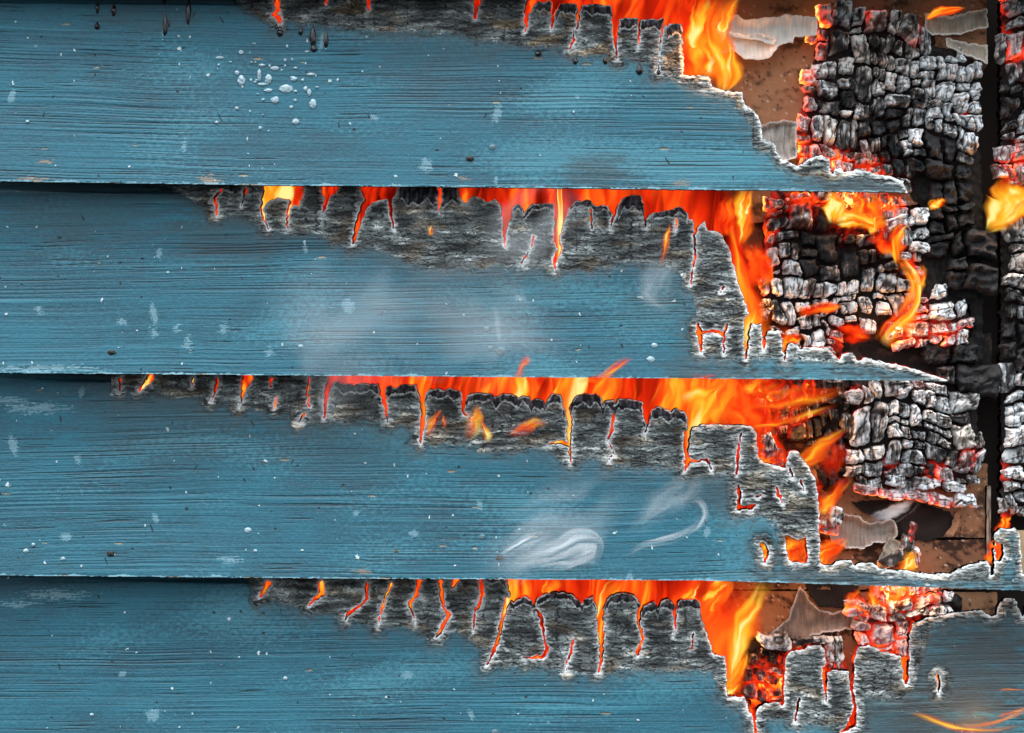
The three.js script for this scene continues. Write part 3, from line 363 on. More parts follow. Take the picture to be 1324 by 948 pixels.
// ---------------------------------------------------------------- charred boards that have cracked into blocks
function blockGeo(rect, warp, z0, hgt, st, seed) { // rect: x, y, width, height in pixels before the warp
  const [rx, ry, rw, rh] = rect, n = 18, b = { p: [], n: [], uv: [], uv1: [], c: [], i: [] }, K = S * (D - z0 - hgt) / D, size = Math.max(9, rw);
  const tilt = (hash(seed, 3) - 0.5) * 0.9, tilt2 = (hash(seed, 5) - 0.5) * 0.9, pw = 5 + 9 * hash(seed, 9), k1 = hash(seed, 21), k2 = hash(seed, 22), k3 = hash(seed, 23), k4 = hash(seed, 24), layers = 2 + Math.floor(3 * hash(seed, 30));
  for (let j = 0; j <= n; j++) for (let i = 0; i <= n; i++) {
    const U = i / n * 2 - 1, V = j / n * 2 - 1, kk = U < 0 ? (V < 0 ? k1 : k4) : (V < 0 ? k2 : k3), cr = 1 - (0.02 + 0.20 * kk * kk * kk) * (Math.abs(U) * Math.abs(V)) ** 2;   // corners worn round
    const sk = 0.16, lu = U * cr * (1 + sk * ((k1 - k3) * V)) * (0.94 + 0.06 * k2), lv = V * cr * (1 + sk * ((k2 - k4) * U)) * (0.94 + 0.06 * k4), ta = (hash(seed, 31) - 0.5) * 0.26, ca = Math.cos(ta), sa = Math.sin(ta);
    let [x, y] = warp(rx + rw * 0.5 + lu * rw * 0.5 * ca - lv * rh * 0.5 * sa, ry + rh * 0.5 + lu * rw * 0.5 * sa + lv * rh * 0.5 * ca);
    x += 1.5 * n2(x / 7 + seed, y / 7) + 0.8 * n2(x / 2.6, y / 2.6); y += 1.5 * n2(x / 7, y / 7 + seed) + 0.8 * n2(x / 2.6, y / 2.6 + 7);
    const r = Math.max(0, (1 - Math.abs(U) ** pw) * (1 - Math.abs(V) ** pw)), split = Math.abs(n2(x / (size * 0.5) + seed * 1.3, y / (size * 1.8))), split2 = Math.abs(n2(x / 30 + seed, y / (rh * 0.6) + seed * 2.1));
    const crack = Math.max(sstep(0.09, 0.0, split), 0.8 * sstep(0.07, 0, split2)) * st.cracks, stripe = n2(x / 1.9 + seed, y / 15 + 0.3 * n2(x / 9, y / 9)), step2 = Math.floor((V * 0.5 + 0.5) * layers + 0.6 * n2(x / 9, seed)) / layers;
    const z = hgt * Math.sqrt(r) * (1 + 0.3 * n2(x / 10 + seed, y / 10) + tilt * U * 0.5 + tilt2 * V * 0.5 + 0.18 * (step2 - 0.5)) + 0.0011 * stripe * r * (st.white > 0 ? 1 : 0.5) - 0.0022 * crack * r;
    b.p.push((x - 662) * K, CY + (474 - y) * K, z0 + z); b.uv.push((x - 662) * S, (474 - y) * S);
    const edge = sstep(0.6, 0.95, Math.max(Math.abs(U), Math.abs(V)) + 0.35 * n2(x / 5, y / 5)), w = st.white + 0.5 * n2(x / 9 + seed, y / 11) + 0.45 * n2(x / 26, y / 24) + 0.4 * stripe + 0.5 * edge * (0.25 + st.white);
    let c = mix3([0.010, 0.010, 0.011], mix3([0.21, 0.20, 0.195], [0.20, 0.135, 0.09], st.brown), sstep(0.18, 0.6, w)); c = mix3(c, mix3([0.80, 0.84, 0.86], [0.70, 0.60, 0.48], st.brown * 0.8), sstep(0.52, 0.92, w));
    c = mix3(c, [0.008, 0.008, 0.009], Math.min(1, crack * 1.2)); if (st.glow > 0.3) c = mix3(c, [0.42, 0.13, 0.10], 0.45 * clamp(st.white));
    b.c.push(...c);
    if (st.glow > 0) {
      const side = clamp(0.5 + 0.5 * (U * st.gx + V * st.gy)), gl = st.glow * (0.22 + 0.85 * side) * (0.5 + 0.7 * edge) + 0.34 * n2(x / 6 + seed, y / 6) * st.glow + 0.3 * crack * st.glow - 0.12;
      b.uv1.push(clamp(gl, 0.01, 0.97), 0.5);
    } else b.uv1.push(0.01, 0.5);
  }
  for (let j = 0; j < n; j++) for (let i = 0; i < n; i++) { const a = j * (n + 1) + i; b.i.push(a, a + n + 1, a + 1, a + 1, a + n + 1, a + n + 2); }
  b.n = new Array(b.p.length).fill(0);
  const g = geo(b); g.computeVertexNormals(); return g;
}
const near = (list, x, y) => { let s = 0; for (const [a, b, r, v] of list) s = Math.max(s, v * Math.exp(-(((x - a) / r) ** 2 + ((y - b) / r) ** 2))); return s; };
let blockSeed = 1;
function blockField(parent, { poly, z, rowH = 25, colW = 22, gap = 2.5, hgt = 0.010, seed, white, black, glow, brown, base = 0.5, lean = 0, zOf }) {
  const r = rng(seed), xsP = poly.map((p) => p[0]), ysP = poly.map((p) => p[1]), x0 = Math.min(...xsP) - 20, x1 = Math.max(...xsP) + 20, y0 = Math.min(...ysP) - 20, y1 = Math.max(...ysP) + 20;
  const warp = (x, y) => [x + 9 * n2(x / 70 + seed, y / 60) + 3.4 * n2(x / 19, y / 17 + seed), y + 15 * n2(x / 80 + seed * 2, y / 110) + 4.2 * n2(x / 22 + seed, y / 24) + lean * (x - x0)];
  const cut = (x, y, w, h, d) => {                 // cracks split the board again and again
    const a = w / colW, b = h / rowH;
    if ((a < 1.15 && b < 1.2) || (a < 1.75 && b < 1.75 && r() < 0.4)) {
      const c = warp(x + w / 2, y + h / 2); if (!inPoly(poly, c[0], c[1])) return;
      const g = gap * (0.3 + 1.9 * r() * r()) / 2, bl = near(black, ...c), gl = near(glow, ...c) * (0.95 + 0.45 * r()), wh = base + 0.55 * near(white, ...c) - 0.85 * bl + (r() - 0.5) * 0.5;
      let gx = 0, gy = 0; for (const [p, q, rad, v] of glow) { const e = v * Math.exp(-(((c[0] - p) / rad) ** 2 + ((c[1] - q) / rad) ** 2)); gx += e * Math.sign(p - c[0]) * Math.min(1, Math.abs(p - c[0]) / 10); gy += e * Math.sign(q - c[1]) * Math.min(1, Math.abs(q - c[1]) / 10); } const l = Math.hypot(gx, gy) || 1;
      const st = { white: clamp(wh, -0.5, 1.1), brown: clamp(near(brown, ...c) + (r() - 0.6) * 0.5), glow: gl > 0.16 ? gl : 0, gx: gx / l, gy: gy / l, cracks: bl > 0.5 ? 0.3 : 1 };
      mesh(st.glow ? 'glowing_char_block' : 'char_block', blockGeo([x + g, y + g * 1.7, w - 2 * g, h - 3.4 * g], warp, z + (r() - 0.5) * 0.005, hgt * (0.65 + 0.75 * r()), st, blockSeed++), st.glow ? M.glowBlock : M.block, parent);
      return;
    }
    const k = 0.26 + 0.48 * r();
    if (a * (0.7 + 0.6 * r()) > b) { cut(x, y, w * k, h, d + 1); cut(x + w * k, y, w * (1 - k), h, d + 1); } else { cut(x, y, w, h * k, d + 1); cut(x, y + h * k, w, h * (1 - k), d + 1); }
  };
  cut(x0, y0, x1 - x0, y1 - y0, 0);
}
function oneBlock(parent, x, y, w, h, ang, z, hgt, st) {
  const c = Math.cos(ang), s = Math.sin(ang), warp = (a, b) => [x + a * c - b * s + 1.6 * n2((x + a) / 12, (y + b) / 12), y + a * s + b * c + 2.2 * n2((x + a) / 14 + 9, (y + b) / 14)];
  return mesh(st.glow ? 'glowing_char_block' : 'char_block', blockGeo([-w / 2, -h / 2, w, h], warp, z, hgt, { white: 0.5, brown: 0, glow: 0, gx: 0, gy: 1, cracks: 1, ...st }, blockSeed++), st.glow ? M.glowBlock : M.block, parent);
}
function core(parent, poly, z, glow) {
  const mx = poly.reduce((t, p) => t + p[0], 0) / poly.length, my = poly.reduce((t, p) => t + p[1], 0) / poly.length, small = poly.map(([x, y]) => [mx + (x - mx) * 0.95, my + (y - my) * 0.95]);
  sheet(glow ? 'glowing_char_core' : 'char_core', parent, small, z, { color: (x, y) => { const v = 0.012 + 0.008 * n2(x / 5, y / 9); return [v, v * 0.95, v * 0.95]; }, bend: (x, y, s) => 0.002 * n2(x / 9, y / 9) - 0.003 * (1 - sstep(0, 8, s)), thick: 0.012, step: 2.6, rough: 3,
    m: glow ? M.glowBlock : M.plain, glow: glow && ((x, y) => near(glow, x, y) * 0.95 + 0.2 * n2(x / 7, y / 7) - 0.16) });
}
const c1 = thing('charred_board', 'thick cracked charred board with white ash next to the pale torn paper', 'board');
const P1 = [[1055, 8], [1085, 10], [1150, 14], [1185, 22], [1212, 32], [1214, 54], [1250, 64], [1268, 78], [1273, 110], [1272, 205], [1220, 215], [1170, 240], [1150, 246], [1100, 246], [1040, 235], [1026, 212], [1026, 170], [1034, 130], [1046, 90], [1050, 50]];
core(c1, P1, -0.026, [[1050, 22, 22, 0.8], [1046, 55, 18, 0.72], [1038, 92, 16, 0.75], [1028, 125, 18, 0.75], [1026, 150, 22, 0.6], [1028, 195, 30, 0.75], [1080, 212, 26, 0.7], [1120, 232, 34, 0.72], [1132, 15, 14, 0.55], [1190, 36, 14, 0.4], [1245, 145, 10, 0.45]]);
blockField(c1, { poly: P1, z: -0.022, seed: 11, rowH: 27, colW: 19, lean: 0.05, base: 0.58, white: [[1240, 95, 60, 1], [1262, 150, 36, 1.1], [1225, 175, 26, 0.9], [1205, 75, 30, 0.7], [1180, 185, 22, 0.6]], black: [[1150, 165, 32, 1.1], [1185, 125, 22, 0.7], [1085, 120, 18, 0.7], [1215, 215, 45, 1.2], [1165, 215, 26, 0.8], [1180, 60, 16, 0.5]], glow: [[1052, 22, 28, 1.0], [1046, 55, 24, 0.95], [1038, 92, 22, 0.95], [1028, 125, 24, 0.95], [1026, 150, 26, 0.8], [1028, 195, 34, 0.9], [1080, 212, 26, 0.7], [1120, 232, 34, 0.72], [1132, 15, 14, 0.55], [1190, 36, 14, 0.4], [1245, 145, 10, 0.45]], brown: [[1130, 60, 80, 0.55], [1090, 180, 50, 0.5]] });
const c2 = thing('charred_board', 'charred board with a black middle between the two spiked clapboard ends', 'board');
const P2 = [[988, 238], [1060, 240], [1150, 242], [1176, 262], [1186, 300], [1194, 330], [1192, 372], [1170, 400], [1140, 424], [1090, 430], [1092, 470], [1012, 470], [990, 440], [984, 400], [982, 360], [986, 330], [982, 290]];
core(c2, P2, -0.028, [[985, 262, 26, 0.85], [990, 300, 18, 0.8], [986, 335, 18, 0.8], [1040, 250, 30, 0.8], [1100, 262, 40, 0.95], [1150, 262, 30, 0.8], [984, 372, 14, 0.7], [1092, 440, 24, 0.6], [1178, 345, 16, 0.7]]);
blockField(c2, { poly: P2, z: -0.024, seed: 23, rowH: 24, colW: 20, base: 0.55, white: [[1010, 350, 24, 0.9], [1060, 385, 45, 0.9], [1120, 390, 50, 1], [1010, 310, 20, 0.6], [1060, 440, 40, 0.8]], black: [[1058, 300, 34, 1.4], [1095, 330, 36, 1.4], [1110, 290, 26, 1], [1060, 338, 34, 1.1], [1150, 350, 18, 0.5]], glow: [[985, 262, 26, 0.85], [990, 300, 18, 0.8], [986, 335, 18, 0.8], [1040, 250, 30, 0.8], [1100, 262, 40, 0.95], [1150, 262, 30, 0.8], [984, 372, 14, 0.7], [1092, 440, 24, 0.6], [1178, 345, 16, 0.7]], brown: [[1080, 380, 50, 0.35], [1050, 270, 30, 0.4]] });
const ash = thing('ember_log', 'pink glowing ash covered log lying against black char', 'log');
const PA = [[1136, 426], [1160, 404], [1188, 388], [1196, 366], [1182, 330], [1162, 300], [1158, 276], [1178, 268], [1200, 280], [1214, 304], [1216, 340], [1222, 376], [1244, 392], [1256, 404], [1258, 440], [1244, 450], [1200, 448], [1170, 454], [1138, 450]];
core(ash, PA, -0.025, [[1170, 420, 40, 0.7], [1215, 432, 30, 0.6]]);
blockField(ash, { poly: PA, z: -0.022, seed: 83, rowH: 20, colW: 24, hgt: 0.010, base: 0.72, white: [[1235, 420, 40, 0.6], [1200, 300, 26, 0.4]], black: [[1206, 290, 14, 0.5], [1206, 350, 10, 0.5]], glow: [[1146, 436, 26, 0.85], [1170, 446, 26, 0.7], [1190, 408, 26, 0.6], [1222, 440, 26, 0.55], [1250, 420, 16, 0.4], [1192, 376, 18, 0.6], [1166, 300, 14, 0.5]], brown: [] });
const c5 = thing('black_char_mass', 'velvety black lumpy char beside the narrow vertical gap', 'char');
const P5 = [[1172, 200], [1272, 190], [1274, 300], [1274, 500], [1230, 500], [1222, 470], [1200, 440], [1260, 440], [1256, 396], [1220, 385], [1212, 330], [1214, 300], [1200, 270], [1176, 250]];
core(c5, P5, -0.026);
blockField(c5, { poly: P5, z: -0.023, seed: 31, rowH: 32, colW: 34, gap: 1.5, hgt: 0.012, base: -0.2, white: [[1195, 255, 10, 0.9]], black: [[1240, 300, 90, 1]], glow: [[1200, 262, 9, 0.5]], brown: [] });
const c3 = thing('charred_board', 'grey charred board of squarish cracked blocks over the dark oval patch', 'board');
const P3 = [[1096, 484], [1180, 492], [1230, 496], [1258, 505], [1268, 512], [1269, 560], [1267, 600], [1260, 628], [1240, 640], [1190, 632], [1140, 636], [1102, 628], [1100, 600], [1098, 540]];
core(c3, P3, -0.027, [[1104, 505, 16, 0.4], [1110, 540, 14, 0.5], [1150, 600, 16, 0.45], [1210, 612, 22, 0.55], [1255, 590, 16, 0.55], [1190, 490, 16, 0.4]]);
blockField(c3, { poly: P3, z: -0.023, seed: 47, rowH: 29, colW: 26, base: 0.62, white: [[1135, 520, 30, 0.6], [1125, 570, 30, 0.6], [1190, 530, 26, 0.5], [1260, 520, 22, 0.7]], black: [[1215, 600, 26, 0.7], [1240, 545, 16, 0.4]], glow: [[1104, 505, 16, 0.4], [1110, 540, 14, 0.5], [1150, 600, 16, 0.45], [1210, 612, 22, 0.55], [1255, 590, 16, 0.55], [1190, 490, 16, 0.4]], brown: [[1250, 550, 36, 0.8], [1115, 610, 20, 0.7]] });
for (const [x, y, w, h, a, wh, gl] of [[1122, 634, 34, 14, 0.1, 0.8, 0.65], [1155, 640, 34, 14, 0.06, 0.75, 0.7], [1188, 642, 34, 14, 0, 0.6, 0.6], [1218, 648, 32, 16, 0.2, 0.7, 0.55], [1250, 648, 30, 18, 0, 1, 0.3], [1200, 626, 40, 16, -0.1, 0.7, 0.2], [1236, 630, 30, 16, 0.15, 0.6, 0.2], [1160, 622, 26, 16, 0, 0.8, 0]]) oneBlock(c3, x, y, w, h, a, -0.020, 0.009, { white: wh, glow: gl, gy: 1 });
const c4 = thing('charred_board', 'brown scorched board of tall char blocks behind orange flames', 'board');
const P4 = [[958, 484], [1096, 484], [1098, 560], [1096, 640], [1066, 640], [1058, 580], [1020, 570], [985, 565], [958, 540]];
core(c4, P4, -0.030, [[965, 500, 40, 0.8], [1000, 520, 40, 0.75], [1040, 500, 26, 0.65], [980, 545, 30, 0.7], [1030, 545, 24, 0.5]]);
blockField(c4, { poly: P4, z: -0.027, seed: 59, rowH: 27, colW: 17, base: 0.32, white: [[1075, 530, 20, 0.4]], black: [[1060, 560, 30, 0.8], [1080, 600, 40, 1], [1050, 495, 16, 0.5]], glow: [[965, 500, 40, 0.8], [1000, 520, 40, 0.75], [1040, 500, 26, 0.65], [980, 545, 30, 0.7], [1030, 545, 24, 0.5]], brown: [[1030, 520, 90, 0.9]] });
const c6 = thing('charred_board', 'narrow charred board right of the vertical black gap', 'board');
const P6 = [[1293, -30], [1400, -30], [1400, 682], [1294, 684], [1293, 500]];
core(c6, P6, -0.026, [[1300, 40, 16, 0.45], [1318, 70, 22, 0.6], [1296, 5, 20, 0.7], [1320, 205, 30, 0.5], [1305, 225, 20, 0.6], [1296, 610, 18, 0.6], [1300, 680, 22, 0.7]]);
blockField(c6, { poly: P6, z: -0.022, seed: 71, rowH: 27, colW: 25, base: 0.55, white: [[1300, 320, 40, 0.5], [1305, 560, 50, 0.7], [1310, 640, 30, 0.6]], black: [[1310, 110, 30, 0.9], [1310, 440, 46, 1.0], [1316, 660, 14, 0.7]], glow: [[1300, 40, 16, 0.45], [1318, 70, 22, 0.6], [1296, 5, 20, 0.7], [1320, 205, 30, 0.5], [1305, 225, 20, 0.6], [1296, 610, 18, 0.6], [1300, 680, 22, 0.7]], brown: [[1300, 320, 60, 0.5], [1310, 30, 40, 0.5]] });
const c7 = thing('ember_block', 'red hot block of burnt wood standing in the lowest clapboard gap', 'ember');
const P7 = [[964, 828], [990, 824], [1034, 824], [1036, 914], [1018, 920], [968, 918]];
core(c7, P7, -0.024, [[1010, 888, 28, 1.0], [980, 900, 30, 0.9], [985, 865, 22, 0.6]]);
blockField(c7, { poly: P7, z: -0.021, seed: 91, rowH: 20, colW: 26, hgt: 0.011, gap: 2.6, base: 0.2, white: [[985, 832, 20, 0.7], [1020, 834, 20, 0.8]], black: [[990, 856, 16, 0.4]], glow: [[1015, 884, 22, 1.0], [985, 890, 22, 0.9], [990, 908, 26, 0.85], [1025, 905, 16, 0.85], [985, 862, 14, 0.6], [1010, 858, 12, 0.6]], brown: [] });
const c8 = thing('char_finger', 'pair of narrow char fingers with orange tips between grey tabs', 'char');
for (const [x, y, w, h, wh, gl] of [[1074, 842, 12, 36, 0.7, 0], [1086, 842, 12, 38, 0.65, 0], [1074, 864, 12, 16, 0.3, 0.8], [1086, 864, 12, 16, 0.3, 0.8], [1050, 830, 46, 10, 0.35, 0.15]]) oneBlock(c8, x, y, w, h, -0.05, -0.018, 0.012, { white: wh, brown: 0.5, glow: gl, gy: 1 });
const c9 = thing('ember_log', 'pale pink cracked ember log under the thin end of a clapboard', 'log');
const P9 = [[1098, 778], [1112, 768], [1122, 778], [1128, 758], [1150, 748], [1200, 754], [1250, 772], [1250, 790], [1200, 798], [1182, 812], [1178, 836], [1160, 852], [1120, 846], [1102, 830], [1100, 800]];
core(c9, P9, -0.026, [[1110, 790, 20, 0.9], [1150, 768, 34, 0.95], [1140, 838, 40, 0.8], [1180, 780, 30, 0.6]]);
blockField(c9, { poly: P9, z: -0.022, seed: 97, rowH: 22, colW: 27, gap: 1.6, hgt: 0.012, base: 0.75, white: [[1140, 815, 30, 0.5], [1200, 792, 26, 0.4]], black: [], glow: [[1106, 784, 16, 0.9], [1145, 764, 26, 0.92], [1172, 764, 20, 0.85], [1112, 830, 16, 0.7], [1145, 846, 26, 0.75], [1170, 826, 16, 0.6], [1205, 770, 24, 0.6], [1130, 808, 24, 0.4]], brown: [] });
const c10 = thing('curled_shard', 'curled black shard with red point in front of the dark oval patch', 'shard');
for (const [x, y, w, h, a, wh, gl] of [[1160, 722, 40, 14, -0.5, 0, 0.25], [1174, 708, 16, 26, 0.35, 0.3, 0], [1182, 690, 8, 28, 0.1, 0.4, 0.62], [1186, 722, 10, 26, 0, 0.6, 0.6]]) oneBlock(c10, x, y, w, h, a, -0.022, 0.011, { white: wh, glow: gl });
const c11 = thing('charred_lump', 'red edged charred lump hanging below the lone clapboard tab', 'char');
for (const [x, y, w, h, a, wh, gl] of [[1072, 682, 30, 20, -0.05, 0.35, 0.62], [1083, 668, 18, 28, 0.2, 0.5, 0], [1052, 696, 16, 24, 0.2, 0.6, 0.45], [1000, 590, 30, 22, 0, 0.1, 0.75], [996, 574, 14, 30, -0.4, 0.6, 0.2], [1008, 596, 12, 16, 0, 0.6, 0.3]]) oneBlock(c11, x, y, w, h, a, -0.016, 0.009, { white: wh, glow: gl, gy: 1 });

// ---------------------------------------------------------------- flames and smoke
function tongue(parent, pts, { z = -0.014, thick = 0.004, heat = 0.7, tip = 0.4, alpha = 0.95, soft = 0.5, streak = 1, seed = 0, m = M.flame, name = 'flame_tongue', n = 40, k = 18 } = {}) {
  const curve = new THREE.CatmullRomCurve3(pts.map(([x, y, w]) => new THREE.Vector3(x, y, w)), false, 'centripetal'), b = { p: [], n: [], c: [], cs: 4, i: [] };
  for (const side of [1, -1]) {
    const off = b.p.length / 3;
    for (let i = 0; i <= n; i++) {
      const s = i / n, c = curve.getPoint(s), t = curve.getTangent(s), l = Math.hypot(t.x, t.y) || 1, nx = -t.y / l, ny = t.x / l;
      for (let j = 0; j <= k; j++) {
        const u = j / k * 2 - 1, w = c.z / 2 * (soft > 0.55 ? 1.5 : 1), wob = (0.34 * n2(s * 3.4 + seed, u * 0.8) + 0.14 * n2(s * 9 + seed, u * 1.5)) * w, x = c.x + nx * (u * w + wob), y = c.y + ny * (u * w + wob), bulge = Math.sqrt(Math.max(0, 1 - u * u)) * Math.sin(Math.PI * clamp(s * 0.94 + 0.03));
        b.p.push(...at(x, y, z + side * thick * bulge)); b.n.push(nx * u * 0.5, -ny * u * 0.5, 1);
        const uw = u + 0.35 * n2(s * 2.4 + seed, u * 0.7 + 3), st = 0.7 * n2(uw * 1.5 + seed * 3.1, s * 1.7 + seed) + 0.4 * n2(uw * 3.4 + seed, s * 2.2 + 9) + 0.12 * n2(uw * 7 + seed, s * 3);
        const e = 1 - Math.abs(u), hgt = mix(heat, tip, s) + 0.42 * st * streak - 0.16 * (1 - sstep(0, 0.7, e));
        const a = alpha * Math.pow(sstep(0, soft, e + 0.35 * st * (1 - e)), m === M.smoke ? 1 : 1.6) * Math.pow(sstep(1.0, 0.55, s), 1.2) * sstep(0, soft > 0.8 ? 0.4 : soft > 0.55 ? 0.2 : 0.06, s);
        if (m === M.smoke) b.c.push(0.86, 0.92, 0.95, clamp(a * (0.75 + 1.3 * st), 0, 1)); else b.c.push(...heatColor(clamp(hgt, 0.1, 1)), clamp(a * (0.9 + 0.5 * st)));
      }
    }
    for (let i = 0; i < n; i++) for (let j = 0; j < k; j++) { const a = off + i * (k + 1) + j, c = a + k + 1; b.i.push(a, c, a + 1, a + 1, c, c + 1); }
  }
  const g = geo(b); g.computeVertexNormals(); const o = mesh(name, g, m, parent); o.castShadow = false; return o;
}
function curtain(parent, x0, x1, base, rise, seed, { heat = 0.62, slant = 8, w = 26, z = -0.012, gap = 0.55 } = {}) {
  const r = rng(seed);
  for (let x = x0; x < x1;) {                     // a red body with hotter licks before it
    const ww = w * (2.2 + 1.2 * r()), b = base(x), h = rise * (0.95 + 0.3 * r());
    tongue(parent, [[x, b + 14, ww], [x + slant * 0.4, b - h * 0.4, ww * 1.05], [x + slant, b - h * 1.25, ww * 0.8]], { z: z - 0.008, thick: 0.003, heat: heat * (0.72 + 0.36 * r()), tip: heat * (0.55 + 0.35 * r()), alpha: 1, soft: 0.25, seed: seed + x * 0.13, streak: 0.95 });
    x += ww * 0.45;
  }
  for (let x = x0; x < x1;) {
    const ww = w * (0.5 + 0.9 * r()), b = base(x) + 10 * r(), h = rise * (0.7 + 0.5 * r()), hot = heat + (r() - 0.45) * 0.56;
    tongue(parent, [[x, b + 16, ww * 0.6], [x + slant * 0.3 + (r() - 0.5) * 5, b - h * 0.35, ww], [x + slant * (0.7 + r() * 0.5), b - h * 0.8, ww * 0.8], [x + slant * 1.3, b - h * 1.2, ww * 0.3]], { z: z + (r() - 0.5) * 0.005, thick: 0.0025, heat: hot, tip: hot - 0.2, alpha: 0.85, soft: 0.6, seed: seed + x * 0.37, n: 26, k: 12 });
    x += ww * (gap + 0.5 * r());
  }
}
const fires = [];
function fire(label, ...lights) {
  const f = thing('flame', label, 'flame', 'flames in the wall');
  for (const [x, y, z, i] of lights) { const l = new THREE.PointLight(new THREE.Color(1, 0.36, 0.08), i); l.position.set(...at(x, y, z)); l.shadow.radius = 0.4; l.castShadow = true; l.name = 'flame_lamp'; f.add(l); }
  fires.push(f); return f;
}
let f = fire('red flames glowing through the cracked top edge of the tar dripped clapboard');
curtain(f, 345, 790, () => 40, 70, 101, { heat: 0.6, z: -0.014 });
f = fire('tall yellow and orange flames beside the stepped clapboard end and pale torn paper', [915, 70, 0.006, 0.0060], [890, 40, -0.012, 0.0060]);
curtain(f, 780, 900, () => 90, 130, 103, { heat: 0.62, slant: 26, z: -0.016, w: 34 });
for (const [p, h, t] of [[[[905, 108, 30], [912, 70, 44], [922, 30, 40], [940, -20, 24]], 0.78, 0.6], [[[930, 122, 10], [936, 96, 26], [930, 60, 26], [922, 30, 20], [935, -10, 12]], 0.92, 0.7], [[[936, 121, 6], [948, 90, 20], [944, 60, 16], [940, 40, 6]], 0.9, 0.85], [[[905, 80, 14], [900, 50, 20], [905, 20, 22], [912, -10, 14]], 0.95, 0.8], [[[890, 100, 22], [888, 60, 26], [880, 20, 30], [885, -20, 20]], 0.55, 0.5], [[[926, 60, 14], [938, 26, 18], [956, -14, 14]], 0.95, 0.8], [[[915, 100, 18], [918, 76, 26], [914, 52, 20], [926, 36, 8]], 0.85, 0.75]]) tongue(f, p, { z: -0.004 - 0.006 * (1 - h), heat: h, tip: t, seed: p[0][0] * 0.7, soft: 0.7 });
f = fire('small orange flame on the upper rim of the ash covered charred board');
tongue(f, [[1198, 24, 8], [1215, 16, 14], [1238, 12, 8], [1250, 10, 3]], { z: -0.012, heat: 0.85, tip: 0.6, seed: 4 });
f = fire('red and yellow flames in the shallow cracks below the tar dripped clapboard');
curtain(f, 262, 330, () => 268, 50, 107, { heat: 0.66, z: -0.012, w: 14 });
curtain(f, 330, 400, () => 290, 64, 109, { heat: 0.8, z: -0.012, w: 20, slant: 3 });
curtain(f, 405, 640, () => 305, 76, 113, { heat: 0.52, z: -0.012, slant: 5 });
f = fire('wide red flame curtain behind rounded grey char tabs under the tar dripped clapboard', [760, 280, -0.014, 0.0044]);
curtain(f, 640, 905, () => 345, 120, 127, { heat: 0.56, z: -0.014, slant: 6 });
tongue(f, [[722, 345, 6], [724, 300, 9], [723, 250, 9], [722, 220, 6]], { z: -0.009, heat: 0.9, tip: 0.8, seed: 9 });
curtain(f, 905, 960, () => 420, 190, 131, { heat: 0.4, z: -0.020, slant: 8 });
f = fire('bright yellow orange flame running down beside the tall charred clapboard column', [972, 400, -0.008, 0.0055]);
for (const [p, h, t] of [[[[966, 470, 16], [972, 420, 34], [966, 380, 36], [958, 340, 30], [950, 300, 22], [955, 250, 20]], 0.86, 0.5], [[[965, 468, 8], [967, 430, 14], [976, 404, 20], [974, 380, 10]], 1, 0.8], [[[955, 318, 10], [962, 290, 22], [962, 262, 24], [970, 236, 16]], 0.82, 0.75], [[[962, 292, 8], [966, 268, 10], [968, 244, 6]], 1, 0.85], [[[985, 372, 22], [980, 340, 26], [975, 310, 20]], 0.75, 0.4], [[[944, 306, 16], [940, 280, 18], [944, 250, 14]], 0.66, 0.5]]) tongue(f, p, { z: -0.012 - 0.003 * (1 - h), heat: h, tip: t, seed: p[0][1] * 0.31, soft: 0.6 });
curtain(f, 895, 945, () => 462, 44, 133, { heat: 0.74, z: -0.010, w: 14, slant: 2 });
curtain(f, 960, 1020, () => 470, 40, 137, { heat: 0.72, z: -0.010, w: 12, slant: 2 });
f = fire('bright yellow flame on the charred blocks under the spiked clapboard end', [1105, 275, -0.004, 0.0066]);
for (const [p, h, t] of [[[[1074, 290, 10], [1080, 272, 24], [1078, 258, 22], [1070, 246, 12]], 0.95, 0.8], [[[1080, 286, 14], [1104, 284, 20], [1130, 290, 14], [1150, 280, 6]], 0.97, 0.75], [[[1116, 292, 26], [1124, 276, 30], [1116, 258, 34], [1110, 244, 20]], 0.72, 0.6], [[[1122, 300, 18], [1134, 292, 20], [1146, 280, 8]], 0.85, 0.7], [[[1150, 330, 30], [1148, 306, 34], [1140, 286, 20]], 0.55, 0.4]]) tongue(f, p, { z: -0.010, heat: h, tip: t, seed: p[0][0] * 0.17, soft: 0.65 });
f = fire('orange flame winding up through the crack beside the pink ember log', [1165, 420, -0.004, 0.0055]);
for (const [p, h, t] of [[[[1140, 446, 24], [1154, 424, 26], [1172, 404, 22], [1182, 384, 16], [1184, 362, 14], [1170, 340, 10], [1160, 330, 4]], 0.86, 0.7], [[[1180, 390, 8], [1186, 370, 14], [1192, 352, 12], [1192, 340, 4]], 0.95, 0.85], [[[1160, 344, 6], [1158, 318, 10], [1164, 296, 10], [1176, 290, 5]], 0.82, 0.7], [[[1030, 404, 8], [1052, 400, 12], [1078, 397, 10], [1092, 396, 3]], 0.75, 0.6], [[[1080, 428, 8], [1094, 430, 16], [1112, 434, 18], [1130, 430, 8]], 0.36, 0.4], [[[1014, 444, 8], [1024, 438, 12], [1040, 434, 6]], 0.75, 0.55], [[[1200, 268, 8], [1214, 262, 12], [1226, 258, 6]], 0.8, 0.7]]) tongue(f, p, { z: -0.009, heat: h, tip: t, seed: p[0][0] * 0.23, soft: 0.7 });
f = fire('bright yellow flame over the narrow board right of the black gap', [1304, 265, -0.002, 0.0066]);
